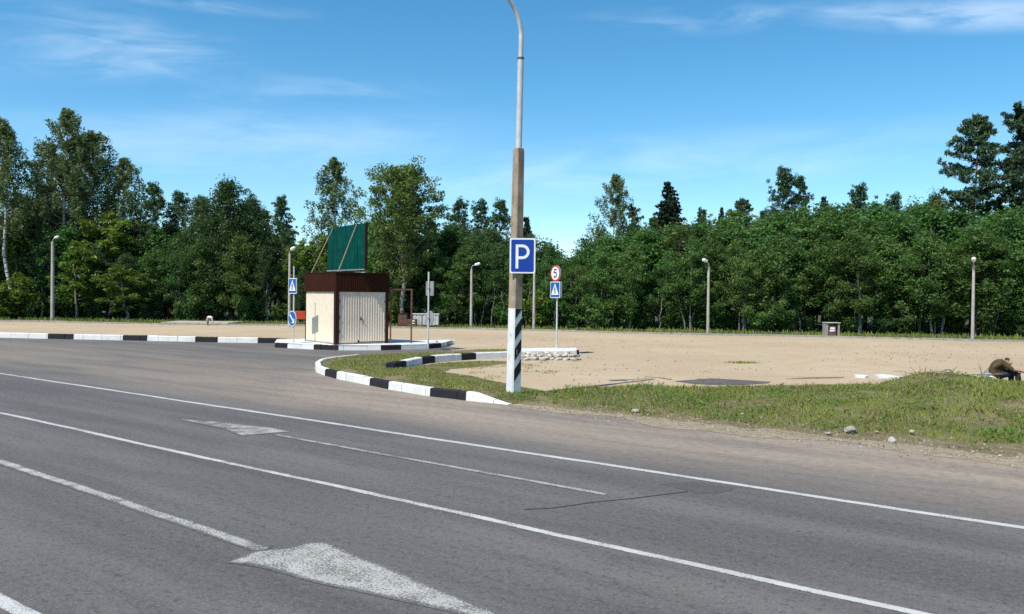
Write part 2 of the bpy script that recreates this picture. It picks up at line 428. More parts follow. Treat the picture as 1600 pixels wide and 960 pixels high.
sheet('road', road_poly, .004, M['asphalt'])

def strip(name, pts, width, mat, z=.008, wob=0.0):
    pts = [Vector((p[0], p[1], 0)) for p in pts]
    fine = []
    for a, b in zip(pts, pts[1:]):
        n = max(1, int((b - a).length / .5))
        fine += [a.lerp(b, i / n) for i in range(n)]
    fine.append(pts[-1]); vs = []
    for i, p in enumerate(fine):
        t = (fine[min(i + 1, len(fine) - 1)] - fine[max(i - 1, 0)]).normalized(); nrm = Vector((-t.y, t.x, 0))
        s = nrm * random.uniform(-wob, wob)
        k = width / 2 * (1 + random.uniform(-1, 1) * wob * 4)
        vs += [p + nrm * k * q + s + Vector((0, 0, z)) for q in (1, .45, -.45, -1)]
    b = MB(); b.add(vs, [(4 * i + j + 1, 4 * i + j + 5, 4 * i + j + 4, 4 * i + j) for i in range(len(fine) - 1) for j in range(3)])
    o = b.build(name, mat); at = o.data.attributes.new('core', 'FLOAT', 'POINT'); at.data.foreach_set('value', [0., 1., 1., 0.] * len(fine))
    return setting(o)
strip('road_marking', [UVp(u, 9.84 + .012 * math.sin(u * .9)) for u in range(-110, 60, 2)], .125, M['paint'], wob=.008)
strip('road_marking', [UVp(u, 6.65 + .015 * math.sin(u * .8 + 1)) for u in range(-110, 60, 2)], .105, M['paint'], wob=.008)
strip('road_marking', [UVp(u, 2.62) for u in range(-110, 60, 2)], .13, M['paint'], wob=.008)
strip('road_marking', [G(-520, 575), G(0, 721.5), G(200, 788), G(412, 860)], .19, M['paint_worn'], wob=.01)
strip('road_marking', [G(432, 680.2), G(700, 729), G(947, 773.5)], .125, M['paint_half'], wob=.008)
def flat_poly(name, px, mat, z=.008):
    pts = [G(*p) for p in px]; n = len(pts)
    if sum(p.x * q.y - q.x * p.y for p, q in zip(pts, pts[1:] + pts[:1])) < 0: pts = pts[::-1]
    inn = []
    for i in range(n):
        a = (pts[i] - pts[i - 1]).normalized(); c = (pts[(i + 1) % n] - pts[i]).normalized()
        nr = Vector((-a.y - c.y, a.x + c.x, 0)); nr.normalize(); k = min(.075, .45 * min((pts[i] - pts[i - 1]).length, (pts[(i + 1) % n] - pts[i]).length))
        inn.append(pts[i] + nr * k)
    b = MB(); vs = [(p.x, p.y, z) for p in pts + inn]
    b.add(vs, [(i, (i + 1) % n, n + (i + 1) % n, n + i) for i in range(n)] + [tuple(range(n, 2 * n))])
    o = b.build(name, mat); at = o.data.attributes.new('core', 'FLOAT', 'POINT'); at.data.foreach_set('value', [0.] * n + [1.] * n)
    return setting(o)
flat_poly('road_arrow', [(277, 655.5), (340, 659.5), (430, 669.5), (456, 675.6), (427, 677.8), (377, 682.2), (348, 671.5)], M['paint_half'], .009)
flat_poly('road_arrow', [(350, 881), (372, 872), (398, 861.5), (450, 856), (476, 849), (508, 846.3), (545, 862), (640, 901), (720, 934), (868, 995), (700, 957.8), (577, 930.5), (494, 913), (420, 892), (388, 885)], M['paint_half'], .009)
strip('road_crack', [G(820, 798), G(862, 795), (G(880, 793.5)), G(930, 786), G(985, 781), G(1055, 771), G(1075, 769)], .024, M['tar'], .0085, .02)
t = NT('dark_patch'); c, uv, sp, v = asphalt_colour(t)
t.bsdf(t.mix(.32, c, (.035, .035, .040)), .8, sp, .5, .006); M['dark_patch'] = t.m
flat_poly('road_patch', [(1030, 757), (1085, 754), (1150, 763), (1128, 771), (1090, 773), (1068, 766)], M['dark_patch'], .0065)
flat_poly('mud_and_shadow', [(1052, 596), (1085, 593.5), (1110, 591.5), (1150, 593.5), (1205, 597), (1200, 599.5), (1160, 602), (1110, 602), (1080, 600)], M['mud_and_shadow'], .004)
flat_poly('mud_and_shadow', [(1225, 592.5), (1262, 590.2), (1320, 589.8), (1316, 591.0), (1262, 592.0)], M['mud_and_shadow'], .005)
strip('mud_and_shadow', [G(1008, 589), G(1030, 590.5), G(1050, 594)], .10, M['mud_and_shadow'], .0045, .03)  # lamp post's shadow tip, painted on the sand as a dark strip

# ------------------------------------------------------------------ kerbs
def kerb(pts, cuts, width, height, first_white=True, end_low=0.0, inward=1, start_low=0.0):
    """a line of kerbstones, painted in turn white and black where CUTS say"""
    pts = [Vector((p[0], p[1], 0)) for p in pts]
    # resample
    L = [0.0]
    for a, b in zip(pts, pts[1:]): L.append(L[-1] + (b - a).length)
    def at(s):
        for i in range(len(pts) - 1):
            if s <= L[i + 1] or i == len(pts) - 2:
                k = (s - L[i]) / max(1e-6, L[i + 1] - L[i]); return pts[i].lerp(pts[i + 1], k)
    n = int(L[-1] / .12); js = [j for j in np.arange(.5, L[-1] - .3, 1.0)]; jt = {}
    for j in js:
        for d_ in (-.011, -.006, .006, .011): jt[float(j + d_)] = abs(d_) < .01
    ss = sorted(set([x for x in [L[-1] * i / n for i in range(n + 1)] if all(abs(x - j) > .02 for j in js)] + list(jt) + [c for c in cuts if 0 < c < L[-1]]))
    lift = {int(k): random.uniform(-.008, .008) for k in range(int(L[-1]) + 3)}; push = {int(k): random.uniform(-.008, .008) for k in range(int(L[-1]) + 3)}
    b = MB(); sec = []
    for s in ss:
        p = at(s); t = (at(min(L[-1], s + .25)) - at(max(0, s - .25))).normalized(); nr = Vector((-t.y, t.x, 0)) * inward
        hh = height * (1 - max(0, (s - (L[-1] - end_low)) / end_low)) if end_low else height
        st = int(s + .5)
        if start_low: hh *= min(1, .3 + .7 * s / start_low)
        hh = max(hh + lift.get(st, 0), .012) + random.uniform(-.003, .003); e = min(.025, hh * .4); p = p + nr * push.get(st, 0)
        if jt.get(s): hh = max(.012, hh - .03); p = p + nr * .02
        prof = [(0, -.02), (.012, hh - e), (.012 + e, hh), (width - e, hh), (width, hh - e), (width, -.02)]
        sec.append([p + nr * a + Vector((0, 0, z)) for a, z in prof])
    for i in range(len(ss) - 1):
        mid = (ss[i] + ss[i + 1]) / 2; k = sum(1 for c in cuts if c < mid)
        mi = (k % 2) if first_white else (1 - k % 2)
        m = len(sec[i])
        b.add(sec[i] + sec[i + 1], [(j, m + j, m + j + 1, j + 1) for j in range(m - 1)], mi)
    b.add(sec[0], [tuple(range(6))], 0 if first_white else 1); b.add(sec[-1], [tuple(range(5, -1, -1))], 0)
    o = b.build('kerb', [M['white'], M['black']]); return setting(o)
def arcs(px, xs):                                # arc length at the image columns XS along the ground line PX
    pts = [G(*p) for p in px]; out = []
    for X in xs:
        s = 0
        for (a, b, pa, pb) in zip(px, px[1:], pts, pts[1:]):
            d = (pb - pa).length
            if min(a[0], b[0]) <= X <= max(a[0], b[0]):
                s += d * abs(X - a[0]) / max(1e-6, abs(b[0] - a[0])); break
            s += d
        out.append(s)
    return out
kerb([G(*p) for p in K1], arcs(K1, [-190, -150, -75, -40, 75, 115, 192, 230, 305, 340, 403]), .25, .25, True, inward=1)
# nose of the grass island: the part that turns round the tip, then along the road
K3a = K3[:]
cutsA = arcs(K3[3:], [507, 526, 577, 607, 671, 728]); pre = sum((G(*b) - G(*a)).length for a, b in zip(K3[:3], K3[1:4]))
kerb([G(*p) for p in K3a], [c + pre for c in cutsA], .17, .2, True, end_low=.9, inward=1, start_low=5.5)
K4 = [(634, 576), (617, 580), (619, 578.5), (635, 575), (660, 569.5), (680, 567), (721, 563.5), (744, 562), (789, 560), (840, 558), (905, 556.5)]
K4 = K4[1:]
kerb([G(*p) for p in K4], arcs(K4, [635, 660, 680, 721, 744, 901]), .28, .235, False, inward=1)
b = MB(); q = [G(745, 553, 0), G(905, 552.8, 0), G(903, 548.6, 0), G(860, 549.4, 0), G(790, 551, 0)]
q = [G(800, 547.8, .238), G(903, 546.6, .238), G(899, 543.6, .238), G(850, 543.8, .238), G(800, 545.4, .238)]
b.prism([(p.x, p.y) for p in q], -.02, .238, 0); setting(b.build('kerb', [M['white']]))
# the raised island under the shed
ip = [G(*p) for p in ISL]
b = MB(); H_ISL = .21
back = [G(699, 541) + Vector((.15, 1.5, 0)), Vector((-4.3, 38.4, 0)), Vector((-6.0, 39.4, 0)), Vector((-9.6, 39.0, 0)), G(432, 538)]
loop = ip + back
n = len(loop)
b.add([(p.x, p.y, H_ISL) for p in loop], [tuple(range(n))], 0)
setting(b.build('pavement', [M['white']]))
cutsI = arcs(ISL, [449, 490, 529, 595, 627, 670, 690])
ik = kerb([G(*p) for p in ISL] , cutsI, .2, H_ISL + .006, False, inward=1)
kerb(back[::1], [], .2, H_ISL + .004, True, inward=1)
# plain grey kerb at the far side of the lot
b = MB()
fk = [Vector((p.x, p.y, 0)) for p in far_pts]
for a, c in zip(fk, fk[1:]):
    L = (c - a).length; k = max(1, round(L / 3)); d = (c - a).normalized(); nr = Vector((-d.y, d.x, 0))
    for i in range(k):
        p0 = a + d * (L * i / k + .01); p1 = a + d * (L * (i + 1) / k - .01); hh = .11 + random.uniform(-.02, .02)
        b.prism([p0 , p1, p1 + nr * .3, p0 + nr * .3], -.02, hh)
setting(b.build('kerb', M['concrete']))
b = MB(); x0, x1 = P(250, 506, 60).x, P(356, 506, 60).x
b.prism([(x0, 60.2), (x1, 60.0), (x1 + .1, 63.2), (x0, 63.5)], -.02, .17, 0); setting(b.build('pavement', M['pale_concrete']))

# ------------------------------------------------------------------ grassy bank and island soil
def smooth(x): x = np.clip(x, 0, 1); return x * x * (3 - 2 * x)
def vnoise(x, y, s, seed):
    rr = np.random.default_rng(seed); T = rr.random((64, 64))
    x = x / s; y = y / s; xi = np.floor(x).astype(int); yi = np.floor(y).astype(int)
    fx = smooth(x - xi); fy = smooth(y - yi); g = lambda a, c: T[a % 64, c % 64]
    return (g(xi, yi) * (1 - fx) + g(xi + 1, yi) * fx) * (1 - fy) + (g(xi, yi + 1) * (1 - fx) + g(xi + 1, yi + 1) * fx) * fy
CX = np.array([-1.0, .3, 1.2, 3.0, 4.6, 6.2, 7.6, 8.7, 9.25, 9.7, 10.5, 11.0, 11.6, 12.2, 13, 16, 30])
CH = np.array([-.05, .08, .16, .22, .23, .25, .28, .34, .47, .56, .55, .48, .42, .36, .27, .3, .3])
def bank_h(x, y):
    yf = (14.12 - .604 * x) / .797 + .25 * (vnoise(x, y, 1.3, 5) - .5)
    hc = np.interp(x, CX, CH)
    yc = np.interp(x, [-1, 0, 2, 12, 14, 30], [18.0, 18.6, 19.4, 19.6, 19.8, 19.8])
    fall = np.interp(x, [0, 8, 10.5, 11.5, 30], [.8, 1.3, 1.8, 3.4, 3.4])
    tt = (y - yf) / np.maximum(.4, yc - yf)
    up = np.where(tt < 0, tt * .5, np.clip(tt, 0, 1) ** .85)
    h = np.where(y < yc, hc * up, hc * (1 - smooth((y - yc) / fall)) - .03 * np.clip((y - yc) / fall, 0, 2))
    h = h + .10 * (vnoise(x, y, 1.1, 9) - .5) * np.clip(hc * 3.2, 0, 1) * np.clip(up * 3, 0, 1)
    return h + .03 * (vnoise(x, y, .35, 2) - .5) - .01
def grid_mesh(name, xs, ys, hf, mat, keep):
    X, Y = np.meshgrid(xs, ys); Z = hf(X, Y); nx = len(xs)
    vs = np.stack([X, Y, Z], -1).reshape(-1, 3); k = keep(X, Y, Z).reshape(-1)
    fs = []
    for j in range(len(ys) - 1):
        for i in range(nx - 1):
            q = (j * nx + i, j * nx + i + 1, (j + 1) * nx + i + 1, (j + 1) * nx + i)
            if k[q[0]] or k[q[1]] or k[q[2]] or k[q[3]]: fs.append(q)
    used = sorted({i for f in fs for i in f}); mp = {o: i for i, o in enumerate(used)}
    b = MB(); b.add([vs[i] for i in used], [tuple(mp[i] for i in f) for f in fs], 0, True)
    return b.build(name, mat)
setting(grid_mesh('bank', np.arange(-.6, 26, .14), np.arange(0, 24, .14), bank_h, M['soil'], lambda x, y, z: (z > -.03) & ((.604 * x + .797 * y) > 13.9)))

def inside(px, py, poly):
    c = np.zeros(px.shape, bool); n = len(poly)
    for i in range(n):
        x1, y1 = poly[i][0], poly[i][1]; x2, y2 = poly[(i + 1) % n][0], poly[(i + 1) % n][1]
        cond = ((y1 > py) != (y2 > py)) & (px < (x2 - x1) * (py - y1) / (y2 - y1 + 1e-12) + x1); c ^= cond
    return c
def edge_dist(px, py, poly):
    d = np.full(px.shape, 1e9); n = len(poly)
    for i in range(n):
        ax, ay = poly[i][0], poly[i][1]; bx, by = poly[(i + 1) % n][0], poly[(i + 1) % n][1]
        L2 = (bx - ax) ** 2 + (by - ay) ** 2 + 1e-9
        tt = np.clip(((px - ax) * (bx - ax) + (py - ay) * (by - ay)) / L2, 0, 1)
        d = np.minimum(d, np.hypot(px - ax - tt * (bx - ax), py - ay - tt * (by - ay)))
    return d
isl_px = [(496, 570), (510, 563.5), (556, 556), (640, 552.5), (700, 549.5), (740, 548), (790, 547), (792, 550), (745, 552), (720, 553.5), (682, 557), (655, 561), (622, 570), (622, 577), (650, 573), (700, 568), (748, 565), (800, 566), (760, 572), (700, 577), (690, 583), (740, 590), (800, 603), (850, 612), (838, 624), (800, 631), (729, 619), (672, 613.5), (608, 603), (578, 596), (528, 586), (510, 582), (497, 577)]
isl = [G(*p) for p in isl_px]
def isl_h(x, y):
    d = edge_dist(x, y, isl) * np.where(inside(x, y, isl), 1, -1)
    kd = edge_dist(x, y, [G(*p) for p in K3[2:]] + [G(*p) for p in K3[2:]][::-1])
    h = .02 + .11 * smooth(d / .5) * smooth(1 - kd / 5.0) + .03 * (vnoise(x, y, .5, 3) - .5)
    h = np.where(kd < .6, np.maximum(h, .13 * smooth(1 - kd / .9) * smooth((-.35 - x) / 1.2)), h)
    h = h * np.clip((.9 - x) / 1.2, .15, 1)
    return np.where(d < 0, np.where(kd < .35, np.minimum(h, .1), .02 + d * .2), h)
setting(grid_mesh('verge', np.arange(-8.5, 1.4, .12), np.arange(17, 37, .12), isl_h, M['soil'], lambda x, y, z: inside(x, y, isl)))
dirt_px = [(640, 582), (700, 571), (790, 567), (905, 565), (905, 575), (800, 600), (730, 588)]
# trodden sandy edge between the carriageway and the bank
dp = [UVp(u, 13.55 + .25 * math.sin(u * 1.3) + .15 * math.sin(u * 3.1 + 1)) for u in np.arange(-9.9, 40, .4)] + [UVp(u, 14.75 + .3 * math.sin(u * .9) + .2 * math.sin(u * 2.7)) for u in np.arange(40, -10.2, -.4)]
sheet('dirt', dp, .0075, M['dirt'])

def blades(name, xy, hfun, hmin, hmax, width, mat, lean=.45):
    n = len(xy); z = hfun(xy[:, 0], xy[:, 1])
    a = RNG.random(n) * 2 * np.pi; h = hmin + (hmax - hmin) * RNG.random(n) ** 1.6
    la = RNG.random(n) * 2 * np.pi; ll = lean * RNG.random(n) * h
    w = width * (.6 + .8 * RNG.random(n))
    b = np.stack([xy[:, 0], xy[:, 1], z - .01], 1)
    s = np.stack([np.cos(a) * w, np.sin(a) * w, 0 * a], 1)
    mid = b + np.stack([np.cos(la) * ll * .35, np.sin(la) * ll * .35, h * .6], 1)
    tip = b + np.stack([np.cos(la) * ll, np.sin(la) * ll, h * (1 - .25 * RNG.random(n))], 1)
    # quad base-mid plus tip as a four corner kite
    vs = np.stack([b - s, b + s, mid + s * .6, tip, mid - s * .6], 1).reshape(-1, 3)
    me = np_mesh(name, vs, 5, mat)
    o = link(bpy.data.objects.new(name, me)); setting(o, 'stuff'); return o
def scatter(n, x0, x1, y0, y1, keep):
    xy = np.stack([x0 + (x1 - x0) * RNG.random(n), y0 + (y1 - y0) * RNG.random(n)], 1)
    return xy[keep(xy[:, 0], xy[:, 1])]
def bank_keep(dens_seed, dry):
    def k(x, y):
        v = .604 * x + .797 * y; h = bank_h(x, y)
        hc = np.interp(x, CX, CH)
        edge = 14.15 + .55 * vnoise(x, y, .8, 21) + np.interp(x, [-1, 3, 5, 8, 30], [0, .05, .25, .75, .8])
        patch = vnoise(x, y, .9, dens_seed) * .6 + vnoise(x, y, .3, dens_seed + 1) * .4
        yc = np.interp(x, [-1, 0, 2, 12, 14, 30], [18.0, 18.6, 19.4, 19.6, 19.8, 19.8])
        fall = np.interp(x, [0, 8, 10.5, 11.5, 30], [.6, .9, 1.4, 2.6, 2.6])
        bare = (x > 10.9) & (y > 18.6)
        return (h > -.01) & (v > edge) & (y < yc + fall) & ((patch > .5) if dry else (patch > .30)) & ((~bare) | (RNG.random(len(x)) < .7))
    return k
blades('grass', scatter(230000, -.4, 14, 4, 23, bank_keep(31, False)), bank_h, .025, .09, .007, M['blade'])
blades('grass', scatter(170000, -.4, 14, 4, 23, bank_keep(41, True)), bank_h, .025, .115, .006, M['blade2'], 1.1)
def isl_keep(x, y):
    ins = inside(x, y, isl); d = edge_dist(x, y, isl)
    return ins & (vnoise(x, y, .6, 51) * .5 + np.minimum(d, .9) * .55 + .2 * RNG.random(len(x)) - .35 * (vnoise(x, y, 1.0, 52) > .68) > .38)
blades('grass', scatter(110000, -8.5, 1.4, 17, 37, isl_keep), isl_h, .02, .075, .009, M['blade2'], .8)
blades('grass', scatter(60000, -8.5, 1.4, 17, 37, isl_keep), isl_h, .02, .075, .009, M['blade'], .7)
# thin growth creeping into the trodden patch inside the kerb
dl = [G(*p) for p in dirt_px]
blades('grass', scatter(16000, -5, 3, 20, 31, lambda x, y: inside(x, y, dl) & (vnoise(x, y, .55, 77) > .62)), lambda x, y: 0 * x, .03, .09, .010, M['blade2'], .7)
tc = G(1158, 567.5)
blades('grass', scatter(1500, tc.x - .8, tc.x + .8, tc.y - .6, tc.y + .6, lambda x, y: ((x - tc.x) / .7) ** 2 + ((y - tc.y) / .4) ** 2 < RNG.random(len(x))), lambda x, y: 0 * x, .03, .10, .012, M['blade'], .6)
# taller weeds and stems
def weed_keep(x, y): return bank_keep(31, False)(x, y) & (vnoise(x, y, .5, 95) > .60)
blades('weeds', scatter(12000, -.4, 14, 4, 23, weed_keep), bank_h, .08, .24, .006, M['blade2'], .8)
def weed_leaves(name, xy, hf, size, mat, h):
    n = len(xy); c = np.stack([xy[:, 0], xy[:, 1], hf(xy[:, 0], xy[:, 1]) + h * RNG.random(n)], 1)
    nr = RNG.normal(size=(n, 3)) * .5; nr[:, 2] += 1; nr /= np.linalg.norm(nr, axis=1)[:, None]
    a = np.cross(nr, RNG.normal(size=(n, 3))); a /= np.linalg.norm(a, axis=1)[:, None]; bb = np.cross(nr, a); k = (size * (.5 + RNG.random(n)))[:, None]
    vs = np.stack([c - a * k, c + bb * k * .5, c + a * k, c - bb * k * .5], 1).reshape(-1, 3)
    return setting(link(bpy.data.objects.new(name, np_mesh(name, vs, 4, mat))), 'stuff')
def foot_keep(x, y):
    v = .604 * x + .797 * y
    return (v > 14.25 + .5 * vnoise(x, y, .8, 21)) & (v < 16.6) & (vnoise(x, y, .7, 97) > .55) & (bank_h(x, y) > -.02)
weed_leaves('weeds', scatter(30000, -.4, 14, 4, 20, foot_keep), bank_h, .028, M['weed'], .10)
weed_leaves('weeds', scatter(40000, -.4, 14, 12, 22, lambda x, y: bank_keep(31, False)(x, y) & (vnoise(x, y, .8, 99) > .62)), bank_h, .022, M['weed'], .12)
# far grass strip before the wood
fx = np.array([p.x for p in far_pts]); fy = np.array([p.y for p in far_pts])
def far_keep(x, y):
    e = np.interp(x, fx, fy); return (y > e + .25) & (y < e + 11) & (vnoise(x, y, 1.8, 88) * .6 + vnoise(x, y, .6, 89) * .4 > .36) & (RNG.random(len(x)) < np.clip(1.2 - (y - e) / 11, .2, 1))
blades('grass', scatter(90000, -52, 50, 46, 84, far_keep), lambda x, y: 0 * x - .02, .08, .34, .03, M['blade'], .5)
def near_kerb(x, y):
    e = np.interp(x, fx, fy); return (y < e - .02) & (y > e - .9) & (vnoise(x, y, 2.2, 18) > .6)
blades('grass', scatter(40000, -52, 50, 46, 70, near_kerb), lambda x, y: 0 * x, .03, .10, .02, M['blade2'], .6)
k1a, k1b = G(0, 524), G(432, 532)
def k1_keep(x, y):
    e = np.interp(x, [k1a.x, k1b.x], [k1a.y, k1b.y]); return (y > e + .1) & (y < e + 1.3) & (vnoise(x, y, 1.2, 8) + np.interp(x, [-17, -12], [0, .3]) > .6)
blades('grass', scatter(22000, -26, -10, 38, 46, k1_keep), lambda x, y: 0 * x, .04, .13, .016, M['blade2'], .6)

# ------------------------------------------------------------------ stones
def stone_mesh(seed, mat, name='stone'):
    rr = np.random.default_rng(seed); import bmesh
    bm = bmesh.new(); bmesh.ops.create_icosphere(bm, subdivisions=2, radius=1)
    ax = rr.normal(size=(9, 3)); ax /= np.linalg.norm(ax, axis=1)[:, None]; cut = .62 + .3 * rr.random(9)
    for v in bm.verts:
        p = np.array(v.co)
        for a, c in zip(ax, cut):
            d = p @ a
            if d > c: p = p - a * (d - c) * .9
        v.co = Vector(p * (1 + .04 * rr.normal()))
    me = bpy.data.meshes.new(name); bm.to_mesh(me); bm.free(); me.materials.append(mat); return me
SM = [stone_mesh(i, M['stone']) for i in range(6)]
k = 0
for row in range(3):
    for i in range(17):
        px = 815 + i * 5.6 + random.uniform(-1.6, 1.6) + row * 1.5
        if px > 908 - row * 4 or (row == 2 and random.random() < .45) or random.random() < .1: continue
        g = G(px, 566 - row * 3.6 + random.uniform(-1, 1), .0); r = random.uniform(.075, .16)
        z = .04 + row * .085 + random.uniform(-.025, .015)
        g2 = P(px, 500, G(px, 562).y - .12 + row * .16 - (random.uniform(0, .45) if row == 0 else random.uniform(0, .12))); 
        o = link(bpy.data.objects.new('stone', SM[k % 6])); k += 1
        o.location = (g2.x, g2.y, z); o.scale = (r * random.uniform(1, 1.5), r, r * random.uniform(.55, .8)); o.rotation_euler = (random.uniform(-.3, .3), random.uniform(-.3, .3), random.uniform(0, 6))
        tag(o, 'fist-sized whitewashed stone in the heap against the white kerb behind the striped lamp post', 'stone', 'whitewashed stones heaped at the kerb end')
RM = [stone_mesh(20 + i, M['rock']) for i in range(4)]
def rock(px, py, r, label, name='stone', fl=.6, mesh=0, mat=None, grp=None):
    g = G(px, py); z = max(0, float(bank_h(np.array([g.x]), np.array([g.y]))[0])) if .604 * g.x + .797 * g.y > 14.1 else 0
    g = G(px, py, z)
    o = link(bpy.data.objects.new(name, RM[mesh])); o.location = (g.x, g.y, z + r * fl * .5); o.scale = (r, r * .8, r * fl); o.rotation_euler = (0, .1, random.uniform(0, 3))
    return tag(o, label, 'stone', grp)
rock(1328, 675, .13, 'largest grey boulder lying at the foot of the grassy bank', fl=.55)
rock(1394, 692, .075, 'pale pointed stone at the roadside edge of the grassy bank', mesh=1, fl=.9)
rock(1295, 679, .05, 'small pale stone just left of the largest grey boulder', mesh=2)
rock(1370, 676, .035, 'tiny white stone between the boulder and the pointed stone', mesh=3)
rock(1520, 708, .035, 'small white stone on the bare dirt below the seated man', mesh=0)
rock(1425, 676, .05, 'dull stone half hidden at the grass edge right of the pointed stone', mesh=1)
rock(993, 644, .10, 'grey stone at the left end of the bank where the grass thins', mesh=2, fl=.4)
for px, py, r, m in ((888, 645, .03, 0), (1160, 648, .04, 1), (1108, 662, .03, 2), (1180, 683, .03, 3), (1250, 690, .035, 0), (1345, 699, .025, 1), (1440, 706, .03, 2), (1475, 712, .025, 3), (1562, 714, .04, 0), (1590, 716, .03, 1), (930, 655, .028, 2), (850, 640, .025, 3)):
    rock(px, py, r, 'pebble-sized pale stone on the sandy edge of the road', mesh=m, grp='pebbles along the road edge')
def gravel(name, xy, hfun, rmin, rmax, mat):
    n = len(xy); z = hfun(xy[:, 0], xy[:, 1]); r = rmin + (rmax - rmin) * RNG.random(n) ** 3
    c = np.stack([xy[:, 0], xy[:, 1], z + r * .25], 1)
    T = np.array([(1, 0, -.4), (-.5, .87, -.4), (-.5, -.87, -.4), (0, 0, .75)]); a = RNG.random(n) * 6.28
    ro = lambda p: np.stack([np.cos(a) * p[0] - np.sin(a) * p[1], np.sin(a) * p[0] + np.cos(a) * p[1], np.full(n, p[2])], 1)
    q = [c + ro(p * (1, .75, 1)) * r[:, None] for p in T]
    vs = np.stack([q[0], q[1], q[3], q[1], q[2], q[3], q[2], q[0], q[3]], 1).reshape(-1, 3)
    return setting(link(bpy.data.objects.new(name, np_mesh(name, vs, 3, mat))), 'stuff')
t = NT('gravel'); r_ = t.n('NewGeometry').outputs['Random Per Island']
t.bsdf(t.mix(r_, (.12, .10, .075), (.37, .32, .25)), .9); M['gravel'] = t.m
t = NT('twig_litter'); r_ = t.n('NewGeometry').outputs['Random Per Island']
t.bsdf(t.mix(r_, (.06, .045, .03), (.30, .22, .13)), .9); M['litter'] = t.m
def verge_xy(n, v0, v1, u0, u1):
    u = u0 + (u1 - u0) * RNG.random(n); v = (v0 + v1) / 2 + (v1 - v0) / 4 * RNG.normal(size=n)
    return np.stack([U2[0] * u + V2[0] * v, U2[1] * u + V2[1] * v], 1)
hb = lambda x, y: np.maximum(.006, bank_h(x, y) * ((.604 * x + .797 * y) > 14.1))
gravel('gravel', verge_xy(5200, 13.1, 15.3, -10.2, 6), hb, .004, .030, M['gravel'])
gravel('gravel', verge_xy(1500, 10.5, 14, -26, 6), lambda x, y: 0 * x + .004, .003, .014, M['gravel'])
gravel('litter', verge_xy(2600, 13.7, 15.6, -10, 6), hb, .006, .035, M['litter'])
gravel('gravel', scatter(16000, -12, 30, 21, 58, lambda x, y: ((.604 * x + .797 * y) > 17) & (vnoise(x, y, 2.3, 63) > .45) & (y < np.interp(x, fx_, fy_))) if False else scatter(11000, -3, 24, 21, 45, lambda x, y: ((.604 * x + .797 * y) > 17.5) & (vnoise(x, y * 2.5, 2.6, 63) * .6 + vnoise(x, y * 2, .8, 64) * .4 > .60)), lambda x, y: 0 * x, .006, .045, M['litter'])
# broken white slabs on the sand
def slab(px, py, wpx, d, label):
    g = G(px, py); s = g.y / F * wpx; b = MB(); pts = []
    for i in range(9):
        a = i / 9 * 2 * math.pi; pts.append((s / 2 * math.cos(a) * random.uniform(.8, 1.1), d / 2 * math.sin(a) * random.uniform(.7, 1.1)))
    b.prism(pts, 0, [random.uniform(.05, .08) for _ in pts]); o = b.build('slab', M['white']); o.location = (g.x, g.y, -.005); o.rotation_euler.z = random.uniform(-.1, .1)
    return tag(o, label, 'slab', 'broken white slabs on the sand')
slab(1345, 590.0, 24, .55, 'leftmost and smallest of the broken white slabs on the sand')
slab(1383, 590.5, 34, .9, 'middle broken white slab lying on the sand behind the bank')
slab(1411, 593.0, 38, .7, 'rightmost broken white slab lying on the sand beside the mound')

# ------------------------------------------------------------------ flat figures on signs
def stroke(b, pts, w, y, mi=0, closed=False):
    """a band of constant width in the x-z plane, facing -y"""
    pts = [Vector((p[0], 0, p[1])) for p in pts]; n = len(pts); vs = []
    for i, p in enumerate(pts):
        a = pts[(i - 1) % n] if closed or i > 0 else p; c = pts[(i + 1) % n] if closed or i < n - 1 else p
        t = (c - a).normalized(); nr = Vector((-t.z, 0, t.x)); 
        vs += [p + nr * w / 2 + Vector((0, y, 0)), p - nr * w / 2 + Vector((0, y, 0))]
    m = n if closed else n - 1
    b.add(vs, [(2 * i, 2 * i + 1, (2 * i + 3) % (2 * n), (2 * i + 2) % (2 * n)) for i in range(m)], mi); return b
def poly_xz(b, pts, y, mi=0): return b.add([(p[0], y, p[1]) for p in pts], [tuple(range(len(pts)))], mi)
def rrect(w, h, r, n=5):
    out = []
    for cx, cz, a0 in ((w / 2 - r, h / 2 - r, 0), (-w / 2 + r, h / 2 - r, 90), (-w / 2 + r, -h / 2 + r, 180), (w / 2 - r, -h / 2 + r, 270)):
        out += [(cx + r * math.cos(R(a0 + 90 * i / n)), cz + r * math.sin(R(a0 + 90 * i / n))) for i in range(n + 1)]
    return out
def disc(r, n=32): return [(r * math.cos(2 * math.pi * i / n), r * math.sin(2 * math.pi * i / n)) for i in range(n)]
def plate(name, outline, y0, y1, mats, parent, z, back=None):
    b = MB(); n = len(outline)
    vs = [(p[0], y0, p[1] + z) for p in outline] + [(p[0], y1, p[1] + z) for p in outline]
    b.add(vs, [tuple(range(n))], 0); b.add(vs, [tuple(range(2 * n - 1, n - 1, -1))], 1)
    b.add(vs, [(i, (i + 1) % n, n + (i + 1) % n, n + i) for i in range(n)], 1)
    return b.build(name, mats, parent)
